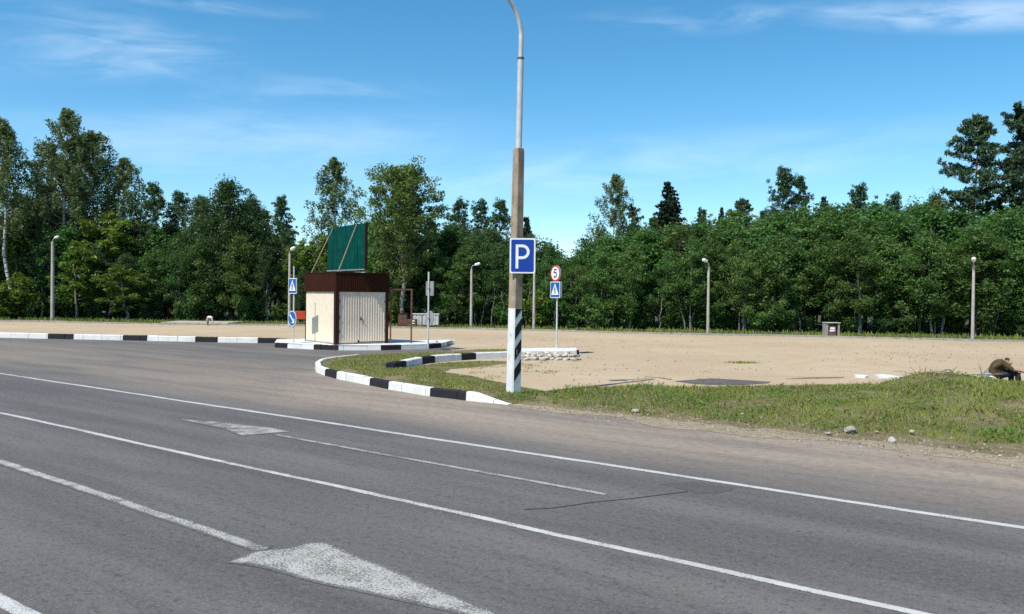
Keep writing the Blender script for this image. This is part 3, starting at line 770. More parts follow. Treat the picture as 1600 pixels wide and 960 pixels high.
def crossing_sign(parent, z, s=.66, thick=.05):
    p = plate('crossing_sign', rrect(s, s, .03), -thick / 2, thick / 2, [M['sign_white'], M['grey_back']], parent, z)
    b = MB(); poly_xz(b, [(x, q + z) for x, q in rrect(s * .91, s * .91, .025)], -thick / 2 - .003); b.build('blue_field', M['blue_lt'], p)
    b = MB(); poly_xz(b, [(0, z + s * .40), (-s * .40, z - s * .33), (s * .40, z - s * .33)], -thick / 2 - .006); b.build('white_triangle', M['sign_white'], p)
    b = MB(); y = -thick / 2 - .009; k = s
    poly_xz(b, [(x * .055 * k / .055 * .055 / .055 + .0, q) for x, q in [(a * 1 + .0, c + z + .20 * k) for a, c in disc(.042 * k, 12)]], y)
    stroke(b, [(0, z + .15 * k), (.0, z - .05 * k)], .075 * k, y)
    stroke(b, [(0, z - .04 * k), (-.07 * k, z - .17 * k), (-.12 * k, z - .27 * k)], .045 * k, y)
    stroke(b, [(0, z - .04 * k), (.06 * k, z - .15 * k), (.10 * k, z - .27 * k)], .045 * k, y)
    stroke(b, [(0, z + .12 * k), (-.09 * k, z + .02 * k), (-.11 * k, z - .06 * k)], .032 * k, y)
    stroke(b, [(0, z + .12 * k), (.08 * k, z + .03 * k), (.10 * k, z - .03 * k)], .032 * k, y)
    b.build('walking_figure', M['ink'], p)
    for i in range(5):
        b = MB(); x = (-.36 + i * .18) * k; poly_xz(b, [(x - .055 * k, z - .375 * k), (x + .055 * k, z - .375 * k), (x + .05 * k, z - .315 * k), (x - .05 * k, z - .315 * k)], y); b.build('crossing_stripe', M['ink'], p)
    return p
def sign_post(parent, h, r=.03, mat='steel', dy=.05, z0=0):
    b = MB(); b.tube([(0, dy, z0), (0, dy, h)], r, 12); return b.build('post', M[mat], parent)
def bracket(parent, z, dy=.05, r=.03):
    b = MB(); b.box((0, dy - .012, z), (.16, .05 + 2 * r, .035)); b.build('bracket', M['grey_back'], parent)
ang = lambda nx, ny: math.atan2(nx, -ny)            # turn of a sign whose face (-y) looks along (nx, ny)

# ------------------------------------------------------------------ lamp post with painted foot
base = G(802, 619); PZ = base.y
LP = thing('lamp_post', 'tall concrete lamp post with black and white striped foot and curved steel arm', 'lamp post', (base.x, base.y, 0))
lean = Matrix.Rotation(.012, 4, 'Y')
LP.rotation_euler = (0, .012, 0)
def sq(side, rz=R(40)):
    h = side / 2; c = side * .10
    pts = [(-h + c, -h), (h - c, -h), (h, -h + c), (h, h - c), (h - c, h), (-h + c, h), (-h, h - c), (-h, -h + c)]
    return [Vector((x * math.cos(rz) - y * math.sin(rz), x * math.sin(rz) + y * math.cos(rz), 0)) for x, y in pts]
def zat(py): return 2.3 - (py - 463.0) / F * PZ
def sidez(z): return .265 - .062 * z / 5.7
def pole_part(name, zs, mat):
    b = MB(); vs = []
    for z in zs: vs += [p + Vector((0, 0, z)) for p in sq(sidez(z))]
    for i in range(len(zs) - 1): b.add(vs[i * 8:i * 8 + 16], [(k, (k + 1) % 8, 8 + (k + 1) % 8, 8 + k) for k in range(8)])
    b.add(vs[-8:], [tuple(range(8))]); return b.build(name, M[mat], LP)
ztop, zpaint = zat(233), zat(482)
pole_part('painted_foot', [-.05, .6, 1.2, zpaint], 'white')
pole_part('concrete_pole', [zpaint, 3, 4, 5, ztop - .03], 'old_concrete')
b = MB(); b.prism([p * 1.0 for p in sq(sidez(ztop) - .02)], ztop - .03, ztop); b.build('pole_cap', M['old_concrete'], LP)
# stripes on the road-right face, 3 mm proud
b = MB(); rz = R(40)
tv = Vector((math.cos(rz), math.sin(rz), 0)); nv = Vector((math.sin(rz), -math.cos(rz), 0))
def fp(t_, z, e=.003):
    hh = sidez(z) / 2; return tv * (hh * .80 * t_) + nv * (hh + e) + Vector((0, 0, z))
for k in range(4):
    zl1 = zpaint - .16 - .48 * k + .44 * 0 ; 
    zl0, zl1 = zpaint - (-.02 + .475 * k) , zpaint - (.25 + .475 * k)
    drop = .24
    q = [fp(-1, min(zl0 - .0, zpaint - .006)), fp(-1, zl1 - .0), fp(1, zl1 + drop), fp(1, min(zl0 + drop, zpaint - .006))]
    if k == 0: q = [fp(-1, zpaint - .006), fp(-1, zl1), fp(1, zpaint - .02), fp(1, zpaint - .006)]
    b.add(q, [(0, 1, 2, 3)])
b.build('black_stripes', M['black'], LP)
zc = zat(93); zb = zat(34)
b = MB(); b.tube([(0, 0, ztop - .02), (0, 0, zc)], [.072, .070], 20); b.build('lower_tube', M['pale_steel'], LP)
b = MB(); b.tube([(0, 0, zc - .015), (0, 0, zc + .02)], .082, 20); b.build('collar', M['dark_steel'], LP)
za = zat(62); arm = [(0, 0, zc + .01), (0, 0, za)]
for i in range(1, 13):
    a = i / 12 * R(78); rr = 1.15
    arm.append((-(1 - math.cos(a)) * rr * .85, -(1 - math.cos(a)) * rr * .5, za + math.sin(a) * rr))
e = Vector(arm[-1]); d = (e - Vector(arm[-2])).normalized(); arm.append(tuple(e + d * .55))
b = MB(); b.tube(arm, [.056, .055] + [.05] * (len(arm) - 2), 16); b.build('arm', M['pale_steel'], LP)
tip = Vector(arm[-1]); hd = Vector((d.x, d.y, d.z * .3)).normalized(); q = hd.to_track_quat('X', 'Z').to_matrix()
b = MB(); b.box(tip + hd * .3, (.62, .26, .13), 0, q, .05); lh = b.build('lamp_head', M['steel'], LP)
b = MB(); b.box(tip + hd * .34 - Vector((0, 0, .08)), (.4, .2, .06), 0, q, .025); b.build('lens', M['lens'], lh)
b = MB(); b.box((.06, -.165, 1.02), (.03, .06, .12), 0, None, .008); b.build('earthing_clamp', M['dark_steel'], LP)
# parking sign on the lamp post
zs = zat(400.5); pxs = P(816.5, 400.5, PZ - .21)
PS = thing('parking_sign', 'blue parking sign with white letter P on the concrete lamp post', 'road sign', (pxs.x, PZ - .20, 0), R(-4))
PW, PH = .585, .80
fr = plate('sign_plate', rrect(PW, PH, .035), -.02, .015, [M['sign_white'], M['grey_back']], PS, zs)
b = MB(); poly_xz(b, [(x, q + zs) for x, q in rrect(PW * .885, PH * .915, .03)], -.023); b.build('blue_field', M['blue'], fr)
b = MB(); sx = -.125; top = zs + .255; bot = zs - .29; rr = .135
stroke(b, [(sx, bot), (sx, top + .0)], .062, -.026)
bw = [(sx - .031, top - .031), (sx + .12, top - .031)] + [(sx + .12 + rr * math.sin(a), top - .031 - rr + rr * math.cos(a)) for a in [R(k * 15) for k in range(1, 12)]] + [(sx + .12, top - .031 - 2 * rr), (sx - .0, top - .031 - 2 * rr)]
stroke(b, bw, .062, -.0265); b.build('letter', M['sign_white'], fr)
for dz in (-.22, .22): b = MB(); b.box((-.06, .028, zs + dz), (.36, .022, .04)); b.build('bracket', M['dark_steel'], PS)

# ------------------------------------------------------------------ small lamp posts at the far side
def far_lamp(px, by, ty, label, head=(1, 0), Hadd=0, r=.075, arm_len=.32):
    g = G(px, by); sc = g.y / F; H = (by - ty) * sc
    t = thing('lamp_post', label, 'lamp post', (g.x, g.y, 0), 0, 'small lamp posts round the sand lot')
    b = MB(); b.tube([(0, 0, -.02), (0, 0, H - .25)], [r * 1.15, r * .85], 12); b.build('concrete_pole', M['pale_concrete'], t)
    hx, hy = head
    b = MB(); b.tube([(0, 0, H - .26), (0, 0, H - .12), (hx * .08, hy * .08, H - .03), (hx * arm_len, hy * arm_len, H + .05)], .03, 8); b.build('arm', M['steel'], t)
    b = MB(); dv = Vector((hx, hy, .3)).normalized(); q = dv.to_track_quat('X', 'Z').to_matrix()
    b.box(Vector((hx * arm_len, hy * arm_len, H + .06)) + dv * .1, (.40, .24, .17), 0, q, .06); b.build('lamp_head', M['sign_white'], t)
    return t
far_lamp(82, 500.5, 373, 'tallest small lamp post, at the wood edge before the birches', (1, -.3), r=.13, arm_len=.3)
far_lamp(452, 511, 391, 'small lamp post behind the crossing sign left of the shed', (.6, -.4), r=.09)
far_lamp(736, 513, 415, 'small lamp post between the back-turned signs and the striped post', (1, -.2), r=.09)
far_lamp(834, 515.5, 408, 'small lamp post half hidden behind the parking sign', (-.4, -.3), r=.09)
far_lamp(1106, 522, 410, 'small lamp post before the middle of the green wood', (-.7, -.5), r=.09)
far_lamp(1519.5, 531.5, 409, 'small lamp post left of the seated man at the far grass', (-.35, -.6), r=.085)

# ------------------------------------------------------------------ sign posts
# limit and crossing sign on the white kerb end
g = G(868, 545, .238); a_ = ang(-.84, -.54)
T = thing('traffic_sign', 'sign post with round red rimmed limit sign 5 above a pedestrian crossing sign', 'road sign', (g.x, g.y, .238), a_)
sc = g.y / F; zz = lambda py, b0: (b0 - py) * sc
sign_post(T, zz(418, 545), .032, 'pale_steel')
z1 = zz(453, 545); z2 = zz(427.5, 545)
crossing_sign(T, z1, .64, .11); bracket(T, z1)
rs = plate('limit_sign', disc(.325), -.05, .0, [M['sign_red'], M['grey_back']], T, z2)
b = MB(); poly_xz(b, [(x, q + z2) for x, q in disc(.262)], -.053); b.build('white_field', M['sign_white'], rs)
b = MB(); k = .15
stroke(b, [(.62 * k, z2 + 1.0 * k), (-.42 * k, z2 + 1.0 * k), (-.55 * k, z2 + .10 * k), (-.1 * k, z2 + .32 * k), (.32 * k, z2 + .22 * k), (.58 * k, z2 - .18 * k), (.52 * k, z2 - .68 * k), (.12 * k, z2 - .98 * k), (-.35 * k, z2 - .95 * k), (-.62 * k, z2 - .68 * k)], .058, -.056)
b.build('number', M['ink'], rs)
# keep right sign and crossing sign before the shed
g = P(457, 540, 35.35); a_ = ang(-.70, -.71)
T = thing('traffic_sign', 'sign post with crossing sign above a round blue arrow sign beside the shed', 'road sign', (g.x, g.y, H_ISL), a_)
sc = g.y / F; b0 = 461 - 3.5 + (2.3 - H_ISL) / sc
sign_post(T, (b0 - 414) * sc, .032, 'pale_steel')
crossing_sign(T, (b0 - 445) * sc, .66, .05); bracket(T, (b0 - 445) * sc)
z2 = (b0 - 496) * sc
rs = plate('arrow_sign', disc(.335), -.03, .0, [M['sign_white'], M['grey_back']], T, z2)
b = MB(); poly_xz(b, [(x, q + z2) for x, q in disc(.305)], -.033); b.build('blue_field', M['blue_lt'], rs)
b = MB(); stroke(b, [(-.17, z2 + .17), (.09, z2 - .09)], .085, -.036)
poly_xz(b, [(.19, z2 - .19), (.19, z2 + .03), (-.03, z2 - .19)], -.036); b.build('arrow', M['sign_white'], rs)
bracket(T, z2)
# signs seen from behind
g = G(670.5, 539.5, H_ISL); a_ = ang(.80, .60)
T = thing('traffic_sign', 'sign post right of the shed with square and round signs seen from behind', 'road sign', (g.x, g.y, H_ISL), a_)
sc = g.y / F
sign_post(T, (539.5 - 425) * sc, .035, 'pale_steel', .05)
z1 = (539.5 - 451) * sc; z2 = (539.5 - 497.5) * sc
plate('square_sign', rrect(.60, .60, .03), -.03, .0, [M['sign_white'], M['grey_back']], T, z1)
rs = plate('round_sign', disc(.32), -.03, .0, [M['sign_white'], M['grey_back']], T, z2)
bracket(T, z1); bracket(T, z2)

# ------------------------------------------------------------------ shed
corner = G(524.5, 539, H_ISL); PHI = R(37)
SHL, SHR, SHH = 3.15, 2.42, 3.0
S = thing('shed', 'small cream metal shed with ribbed double door and deep brown roof band', 'shed', (corner.x, corner.y, H_ISL), PHI)
# local x runs along the door side, local y along the flat side
FZ0 = 2.2; 
b = MB(); b.box((SHR / 2, SHL / 2, .03), (SHR - .02, SHL - .02, .08)); b.build('plinth', M['concrete'], S)
def ribbed(x0, x1, z0, z1, pitch, depth, y, up=None):
    xs = []; x = x0
    while x < x1 - 1e-4:
        for a, dd in ((0, 0), (.36, 0), (.5, depth), (.86, depth)):
            if x + a * pitch < x1: xs.append((x + a * pitch, dd))
        x += pitch
    xs.append((x1, 0)); vs = []
    for a, dd in xs: vs += [(a, y - dd, z0), (a, y - dd, z1)]
    return vs, [(2 * i, 2 * i + 2, 2 * i + 3, 2 * i + 1) for i in range(len(xs) - 1)]
def left_wall(vs):                                  # from the door side frame to the flat side frame
    return [(y, SHL - x if False else x, z) for x, y, z in vs]
b = MB(); vs, fs = ribbed(.13, SHL - .05, .07, FZ0 + .1, .26, .004, .02); b.add(left_wall(vs), [f[::-1] for f in fs]); b.build('side_wall', M['cream'], S)
b = MB(); b.box((SHR / 2, SHL - .02, 1.2), (SHR - .1, .03, 2.26)); b.build('rear_wall', M['cream'], S)
b = MB(); b.box((SHR - .02, SHL / 2, 1.2), (.03, SHL - .1, 2.26)); b.build('side_wall', M['cream'], S)
XM = 1.08
for (x0, x1, z0) in ((.14, XM - .006, .16), (XM + .006, SHR - .12, .10)):
    b = MB(); vs, fs = ribbed(x0, x1, z0, FZ0 + .1, .118, .015, .0); b.add(vs, fs)
    b.add([(x0, .025, z0), (x1, .025, z0), (x1, .025, FZ0 + .1), (x0, .025, FZ0 + .1)], [(0, 1, 2, 3)])
    dr = b.build('door', M['cream2'], S)
    for z_ in (.55, 1.15, 1.8):
        h = MB(); xx = x0 + .02 if x0 < 1 else x1 - .02; h.tube([(xx, -.03, z_ - .06), (xx, -.03, z_ + .06)], .014, 8); h.build('hinge', M['rust'], dr)
    if x0 > 1:
        h = MB(); h.box((x0 + .05, -.03, 1.05), (.05, .02, .09)); h.build('lock', M['dark_steel'], dr)
        h = MB(); h.tube([(x0 + .01, -.03, 1.16), (x0 + .03, -.05, 1.13), (x0 + .17, -.05, .96), (x0 + .18, -.02, .95)], .012, 8); h.build('handle', M['dark_steel'], dr)
b = MB(); b.box((.56, -.005, .12), (.86, .02, .09)); b.build('door_sill', M['cream2'], S)
b = MB(); b.box((.045, .045, 1.12), (.17, .17, 2.22)); b.build('corner_post', M['brown_dk'], S)
b = MB(); b.box((SHR - .05, .035, 1.12), (.13, .13, 2.22)); b.build('corner_post', M['brown_dk'], S)
b = MB(); b.box((.035, SHL - .02, 1.12), (.06, .07, 2.22)); b.build('corner_post', M['brown_dk'], S)
ov = .035; z0, z1 = FZ0, SHH
b = MB()
vs, fs = ribbed(-ov, SHR + ov, z0, z1, .10, .008, -ov); b.add(vs, fs)
b.add([(x, SHL + 2 * ov * 0 + ov, z) if False else (SHR - x, SHL - y, z) for x, y, z in vs], fs)
vs, fs = ribbed(-ov, SHL + ov, z0, z1, .10, .008, -ov); b.add([(y, x, z) for x, y, z in vs], [f[::-1] for f in fs])
b.add([(SHR - y, SHL - x, z) for x, y, z in vs], [f[::-1] for f in fs])
b.box((SHR / 2, SHL / 2, z1 - .06), (SHR + 2 * ov - .01, SHL + 2 * ov - .01, .03))
b.box((SHR / 2, SHL / 2, z0 + .06), (SHR + 2 * ov - .02, SHL + 2 * ov - .02, .03))
rf = b.build('roof_band', M['brown'], S)
b = MB()
for (cx, cy, lx, ly) in ((SHR / 2, -ov - .004, SHR + 2 * ov + .04, .04), (SHR / 2, SHL + ov + .004, SHR + 2 * ov + .04, .04), (-ov - .004, SHL / 2, .04, SHL + 2 * ov - .03), (SHR + ov + .004, SHL / 2, .04, SHL + 2 * ov - .03)):
    b.box((cx, cy, z1 + .012), (lx, ly, .03))
b.build('roof_trim', M['brown_dk'], rf)

# billboard on the roof, seen from behind
def shed_pt(x, y, z): return S.matrix_world @ Vector((x, y, z))
S.matrix_world = Matrix.Translation(S.location) @ Matrix.Rotation(PHI, 4, 'Z')
def on_y_line(px, xl):                               # local y on the roof line x = xl seen at image column px
    best = min(np.arange(-1.5, 5, .02), key=lambda y: abs(800 + F * shed_pt(xl, y, 0).x / shed_pt(xl, y, 0).y - (px + 3)))
    return float(best)
XB = 1.15; yn = on_y_line(567, XB); yf_ = on_y_line(509, XB)
yn = max(yn, -.3)
BH = 1.93
BB = thing('billboard', 'green billboard seen from behind, propped on the shed roof by two slanting struts', 'billboard', shed_pt(XB, yn, SHH), PHI)
LB = yf_ - yn
b = MB(); b.box((0, LB / 2, .16 + BH / 2), (.03, LB, BH)); bd = b.build('board', M['green'], BB)
for k in range(1, 4):
    b = MB(); b.box((-.018, LB * k / 4, .16 + BH / 2), (.012, .015, BH - .06)); b.build('seam', M['green'], bd)
for y_ in (-.02, LB + .02): b = MB(); b.box((.05, y_, .16 + BH / 2), (.11, .045, BH + .03)); b.build('edge_frame', M['brown_dk'], BB)
for q in (((-.03, LB / 2, .15), (.06, LB + .05, .04)), ((-.02, LB * .36, .03), (.05, LB * .75, .04))): b = MB(); b.box(*q); b.build('bottom_rail', M['steel'], BB)
for k in (.12, .5, .88): b = MB(); b.box((.02, LB * k, .07), (.05, .05, .14)); b.build('foot', M['brown_dk'], BB)
for k, dx in ((.2, -1.08), (.84, -1.1)):
    b = MB(); b.tube([(-.03, LB * k, .14 + BH), (dx, LB * k - (.45 if k < .5 else .1), .01)], .026, 8); b.build('strut', M['dry'], BB)
# brown steel frame beside the shed
fr0 = G(610, 536.5, H_ISL); fr1 = G(642.5, 536.5, H_ISL)
T = thing('steel_frame', 'rusty brown steel frame of two posts and a beam right of the shed', 'frame', (fr0.x, fr0.y, H_ISL), math.atan2(fr1.y - fr0.y, fr1.x - fr0.x))
LF = (fr1 - fr0).length; sc = fr0.y / F; HF = (536.5 - 453.5) * sc
for x in (0, LF): 
    b = MB(); b.box((x, 0, HF / 2), (.07, .07, HF)); b.build('post', M['rust'], T)
b = MB(); b.box((LF / 2 - .05, 0, HF + .03), (LF + .2, .07, .06)); b.build('beam', M['rust'], T)
b = MB(); b.box((LF, .5, HF + .03), (.06, .93, .055)); b.build('beam', M['rust'], T)

# ------------------------------------------------------------------ far bins and boxes
g = G(640, 510); 
T = thing('waste_container', 'low grey metal container with ribbed side beyond the sand, before the pale trunk', 'container', (P(665, 510, g.y).x, g.y + .5, 0))
b = MB(); vs, fs = ribbed(-.95, .95, .12, .86, .24, .03, -.42); b.add(vs, fs); b.box((0, 0, .49), (1.88, .8, .74)); b.build('body', M['pale_steel'], T)
for x in (-.3, .3): b = MB(); b.box((x, -.46, .5), (.03, .03, .76)); b.build('rib', M['dark_steel'], T)
b = MB(); b.box((0, -.02, .90), (1.98, .92, .07), 0, None, .02); b.build('lid', M['pale_steel'], T)
for x in (-.7, .7): b = MB(); b.box((x, 0, .06), (.12, .6, .12)); b.build('skid', M['dark_steel'], T)
T = thing('waste_container', 'rust brown metal container standing left of the grey ribbed container', 'container', (P(636, 510, g.y).x, g.y - .45, 0))
b = MB(); b.box((-.25, 0, .50), (.62, .7, .86), 0, None, .02); b.box((.42, -.1, .30), (.74, .6, .48), 0, None, .02); b.build('body', M['rust'], T)
b = MB(); b.box((-.25, 0, .95), (.68, .76, .05)); b.build('lid', M['brown_dk'], T)
for z, h in ((.42, .10), (.24, .07)): b = MB(); b.box((.52, -.405, z), (.26, .012, h)); b.build('sticker', M['sign_white'], T)
g = P(468, 511, 62)
T = thing('board', 'bright orange board on short legs left of the shed, before the wood', 'board', (g.x, 62, 0))
b = MB(); b.box((0, 0, .72), (.86, .06, .62), 0, None, .015); b.build('panel', M['orange'], T)
for x in (-.3, .3):
    b = MB(); b.box((x, .05, .25), (.06, .05, .5)); b.build('leg', M['dark_steel'], T)
g = G(1301.5, 526)
T = thing('litter_bin', 'square grey-brown litter bin with white marks and a pale lid at the far grass', 'bin', (g.x, g.y + .3, 0), R(-3))
for q in (((-.36, 0, .40), (.17, .62, .80)), ((.38, 0, .40), (.10, .62, .80)), ((0, .28, .40), (.6, .06, .8))): b = MB(); b.box(*q, 0, None, .012); b.build('side_wall', M['concrete'], T)
b = MB(); b.box((-.01, -.27, .33), (.44, .05, .60), 0, None, .01); b.build('front_panel', M['rust'], T)
b = MB(); poly_xz(b, [(-.17, .46), (-.10, .43), (.10, .44), (.15, .50), (.10, .57), (-.12, .58), (-.16, .53)], -.30); b.build('white_mark', M['sign_white'], T)
b = MB(); poly_xz(b, [(-.21, .36), (-.15, .30), (.06, .31), (.15, .35), (.15, .40), (-.18, .41)], -.30); b.build('white_mark', M['sign_white'], T)
b = MB(); b.box((0, 0, .84), (.92, .74, .06), 0, None, .02); b.build('lid', M['pale_concrete'], T)
b = MB(); b.box((0, -.05, -.0), (1.1, 1.0, .07)); b.build('slab', M['pale_concrete'], T)

# ------------------------------------------------------------------ people
def skin(name, pts, edges, mat, parent, levels=2, root=0):
    me = bpy.data.meshes.new(name); me.from_pydata([p[:3] for p in pts], edges, [])
    o = bpy.data.objects.new(name, me); COL.objects.link(o)
    m = o.modifiers.new('s', 'SKIN'); m.use_smooth_shade = True
    for i, p in enumerate(pts):
        r = p[3]; me.skin_vertices[0].data[i].radius = (r if not hasattr(r, '__len__') else r[0], r if not hasattr(r, '__len__') else r[1])
        me.skin_vertices[0].data[i].use_root = (i == root)
    o.modifiers.new('d', 'SUBSURF').levels = levels
    dg = bpy.context.evaluated_depsgraph_get(); dg.update()
    nm = bpy.data.meshes.new_from_object(o.evaluated_get(dg)); nm.name = name
    bpy.data.objects.remove(o); nm.materials.clear(); nm.materials.append(mat)
    for p in nm.polygons: p.use_smooth = True
    return link(bpy.data.objects.new(name, nm), parent)
def hand(pts, edges, wi, wrist, d, up, side, s=1.0, curl=.9):
    """palm and five fingers grown from the wrist vertex WI"""
    d = d.normalized(); up = up.normalized(); sd = d.cross(up).normalized()
    add = lambda p, r, par: (pts.append((p.x, p.y, p.z, r)), edges.append((par, len(pts) - 1)))
    palm = wrist + d * .055 * s; add(palm, .026 * s, wi); pi = len(pts) - 1
    for k, (off, ln) in enumerate(((-.030, .068), (-.010, .080), (.010, .075), (.029, .058))):
        b0 = palm + d * .038 * s + sd * off * s; add(b0, .0105 * s, pi); i0 = len(pts) - 1
        a = curl * .6; dd = d * math.cos(a) - up * math.sin(a); p1 = b0 + dd * ln * .5 * s; add(p1, .009 * s, i0); i1 = len(pts) - 1
        a = curl * 1.3; dd = d * math.cos(a) - up * math.sin(a); add(p1 + dd * ln * .5 * s, .0075 * s, i1)
    t0 = palm - d * .02 * s + sd * side * .036 * s; add(t0, .012 * s, pi); i0 = len(pts) - 1
    t1 = t0 + (d * .8 + sd * side * .6).normalized() * .035 * s; add(t1, .010 * s, i0); i1 = len(pts) - 1
    add(t1 + (d - up * .4).normalized() * .03 * s, .008 * s, i1)

# seated man: local +x is the way he faces, z = 0 at the seat
sx_ = P(1556, 589, 20.9)
seat_z = 2.3 - (590.5 - 470.6) / F * 20.9
MS = .97
MAN = thing('person', 'person in olive brown shirt and dark trousers sitting hunched on the grassy bank', 'person', (sx_.x, 20.9, seat_z), R(-8))
V = Vector; MAN.scale = (MS, MS, MS)
hip = V((0, 0, .10)); chest = V((.06, -.01, .37)); neck = V((.16, -.03, .425)); head = V((.245, -.075, .425))
body = [(*hip, (.11, .13)), (.005, 0, .24, (.095, .12)), (*chest, (.09, .13)), (*neck, .052), (.20, -.05, .435, .065), (*head, (.098, .084)), (.285, -.125, .375, (.064, .066))]
be = [(0, 1), (1, 2), (2, 3), (3, 4), (4, 5), (5, 6)]
def limb(lst, ed, par, pts_):
    for p in pts_:
        lst.append((*p[0], p[1])); ed.append((par, len(lst) - 1)); par = len(lst) - 1
    return par
shL = V((.09, -.19, .38)); elL = V((.29, -.26, .235)); wrL = V((.55, -.20, .19))
shR_ = V((.09, .18, .38)); elR = V((.31, .24, .225)); wrR = V((.54, .13, .20))
i = limb(body, be, 2, [(shL, .05), (elL, .040), (wrL, .029)]); hand(body, be, i, wrL, V((1, 0, -.45)), V((.4, 0, 1)), -1, 1.0)
i = limb(body, be, 2, [(shR_, .05), (elR, .040), (wrR, .029)]); hand(body, be, i, wrR, V((1, -.1, -.45)), V((.4, 0, 1)), 1, 1.0)
knL = V((.46, -.15, .13)); ankL = V((.49, -.16, -.21)); knR = V((.44, .15, .15)); ankR = V((.43, .16, -.20))
limb(body, be, 0, [(V((.04, -.09, .08)), .06), (knL, .05), (ankL, .038), (V((.62, -.17, -.255)), .026)])
limb(body, be, 0, [(V((.04, .09, .08)), .06), (knR, .05), (ankR, .038), (V((.56, .17, -.245)), .026)])
# nose and ear
body.append((.325, -.165, .375, .013)); be.append((6, len(body) - 1))
body.append((.215, -.155, .42, .016)); be.append((5, len(body) - 1))
skin('body', body, be, M['skin'], MAN)
sh = [(0, 0, .02, (.155, .19)), (-.01, 0, .11, (.155, .19)), (.0, 0, .24, (.15, .185)), (.06, -.01, .37, (.14, .19)), (.15, -.025, .43, .082)]; se = [(0, 1), (1, 2), (2, 3), (3, 4)]
for s_, e_ in ((shL, elL), (shR_, elR)):
    limb(sh, se, 3, [(s_, .088), (s_.lerp(e_, .55), .068), (e_ + (e_ - s_) * .08, .060)])
skin('shirt', sh, se, M['shirt'], MAN)
trp = [(0, 0, .07, (.14, .175)), (.08, 0, .09, (.13, .165))]; te = [(0, 1)]
for k_, a_, s in ((knL, ankL, -.10), (knR, ankR, .10)):
    limb(trp, te, 1, [(V((.12, s, .10)), .10), (k_, .078), (k_.lerp(a_, .5), .072), (a_ + V((0, 0, .04)), .064)])
skin('trousers', trp, te, M['trousers'], MAN)
for a_ in (ankL, ankR):
    skin('shoe', [(a_.x - .04, a_.y, a_.z - .035, .052), (a_.x + .08, a_.y - .005, a_.z - .06, .046), (a_.x + .20, a_.y - .01, a_.z - .072, .036)], [(0, 1), (1, 2)], M['shoe'], MAN)
skin('hair', [(.185, -.04, .45, .068), (.235, -.062, .465, (.100, .088)), (.29, -.09, .445, .066)], [(0, 1), (1, 2)], M['hair'], MAN)
for q in ((.345, -.125, .405), (.318, -.170, .405)): b = MB(); b.box(q, (.012, .018, .01)); b.build('eye', M['ink'], MAN)

# distant bending figure in a white top
g = P(324, 506.5, 59.3)
FP = thing('person', 'small distant person in white top and dark trousers bending over by the concrete slab', 'person', (g.x, 59.3, 0), R(20))
fb = [(0, 0, .47, (.10, .10)), (.10, 0, .56, (.10, .11)), (.24, 0, .60, (.10, .13)), (.32, 0, .57, .045), (.40, 0, .52, (.075, .07))]; fe = [(0, 1), (1, 2), (2, 3), (3, 4)]
limb(fb, fe, 0, [(V((-.02, -.10, .42)), .07), (V((.04, -.17, .22)), .05), (V((-.02, -.20, .04)), .035), (V((.10, -.21, .03)), .028)])
limb(fb, fe, 0, [(V((-.02, .10, .42)), .07), (V((.05, .16, .22)), .05), (V((-.01, .18, .04)), .035), (V((.11, .19, .03)), .028)])
for s in (-1, 1):
    i = limb(fb, fe, 2, [(V((.26, s * .15, .55)), .04), (V((.32, s * .16, .38)), .032), (V((.38, s * .12, .24)), .024)]); hand(fb, fe, i, V((.38, s * .12, .24)), V((.2, 0, -1)), V((-1, 0, 0)), -s, .7)
skin('body', fb, fe, M['skin'], FP)
sh = [(0, 0, .50, (.115, .12)), (.10, 0, .58, (.12, .13)), (.24, 0, .61, (.118, .15)), (.30, 0, .59, .07)]; se = [(0, 1), (1, 2), (2, 3)]
for s in (-1, 1): limb(sh, se, 2, [(V((.26, s * .15, .56)), .06), (V((.32, s * .16, .40)), .05), (V((.37, s * .13, .28)), .042)])
skin('top', sh, se, M['tshirt'], FP)
trp = [(0, 0, .45, (.11, .115)), (-.01, 0, .42, (.10, .11))]; te = [(0, 1)]
for s, kx in ((-1, .04), (1, .05)): limb(trp, te, 1, [(V((-.01, s * .10, .38)), .082), (V((kx, s * .165, .22)), .064), (V((-.015, s * .19, .06)), .052)])
skin('trousers', trp, te, M['grey_tr'], FP)
skin('hair', [(.38, 0, .555, .06), (.43, 0, .53, .066)], [(0, 1)], M['hair'], FP)
for s in (-1, 1): skin('shoe', [(-.03, s * .19, .035, .04), (.12, s * .20, .03, .034)], [(0, 1)], M['shoe'], FP)

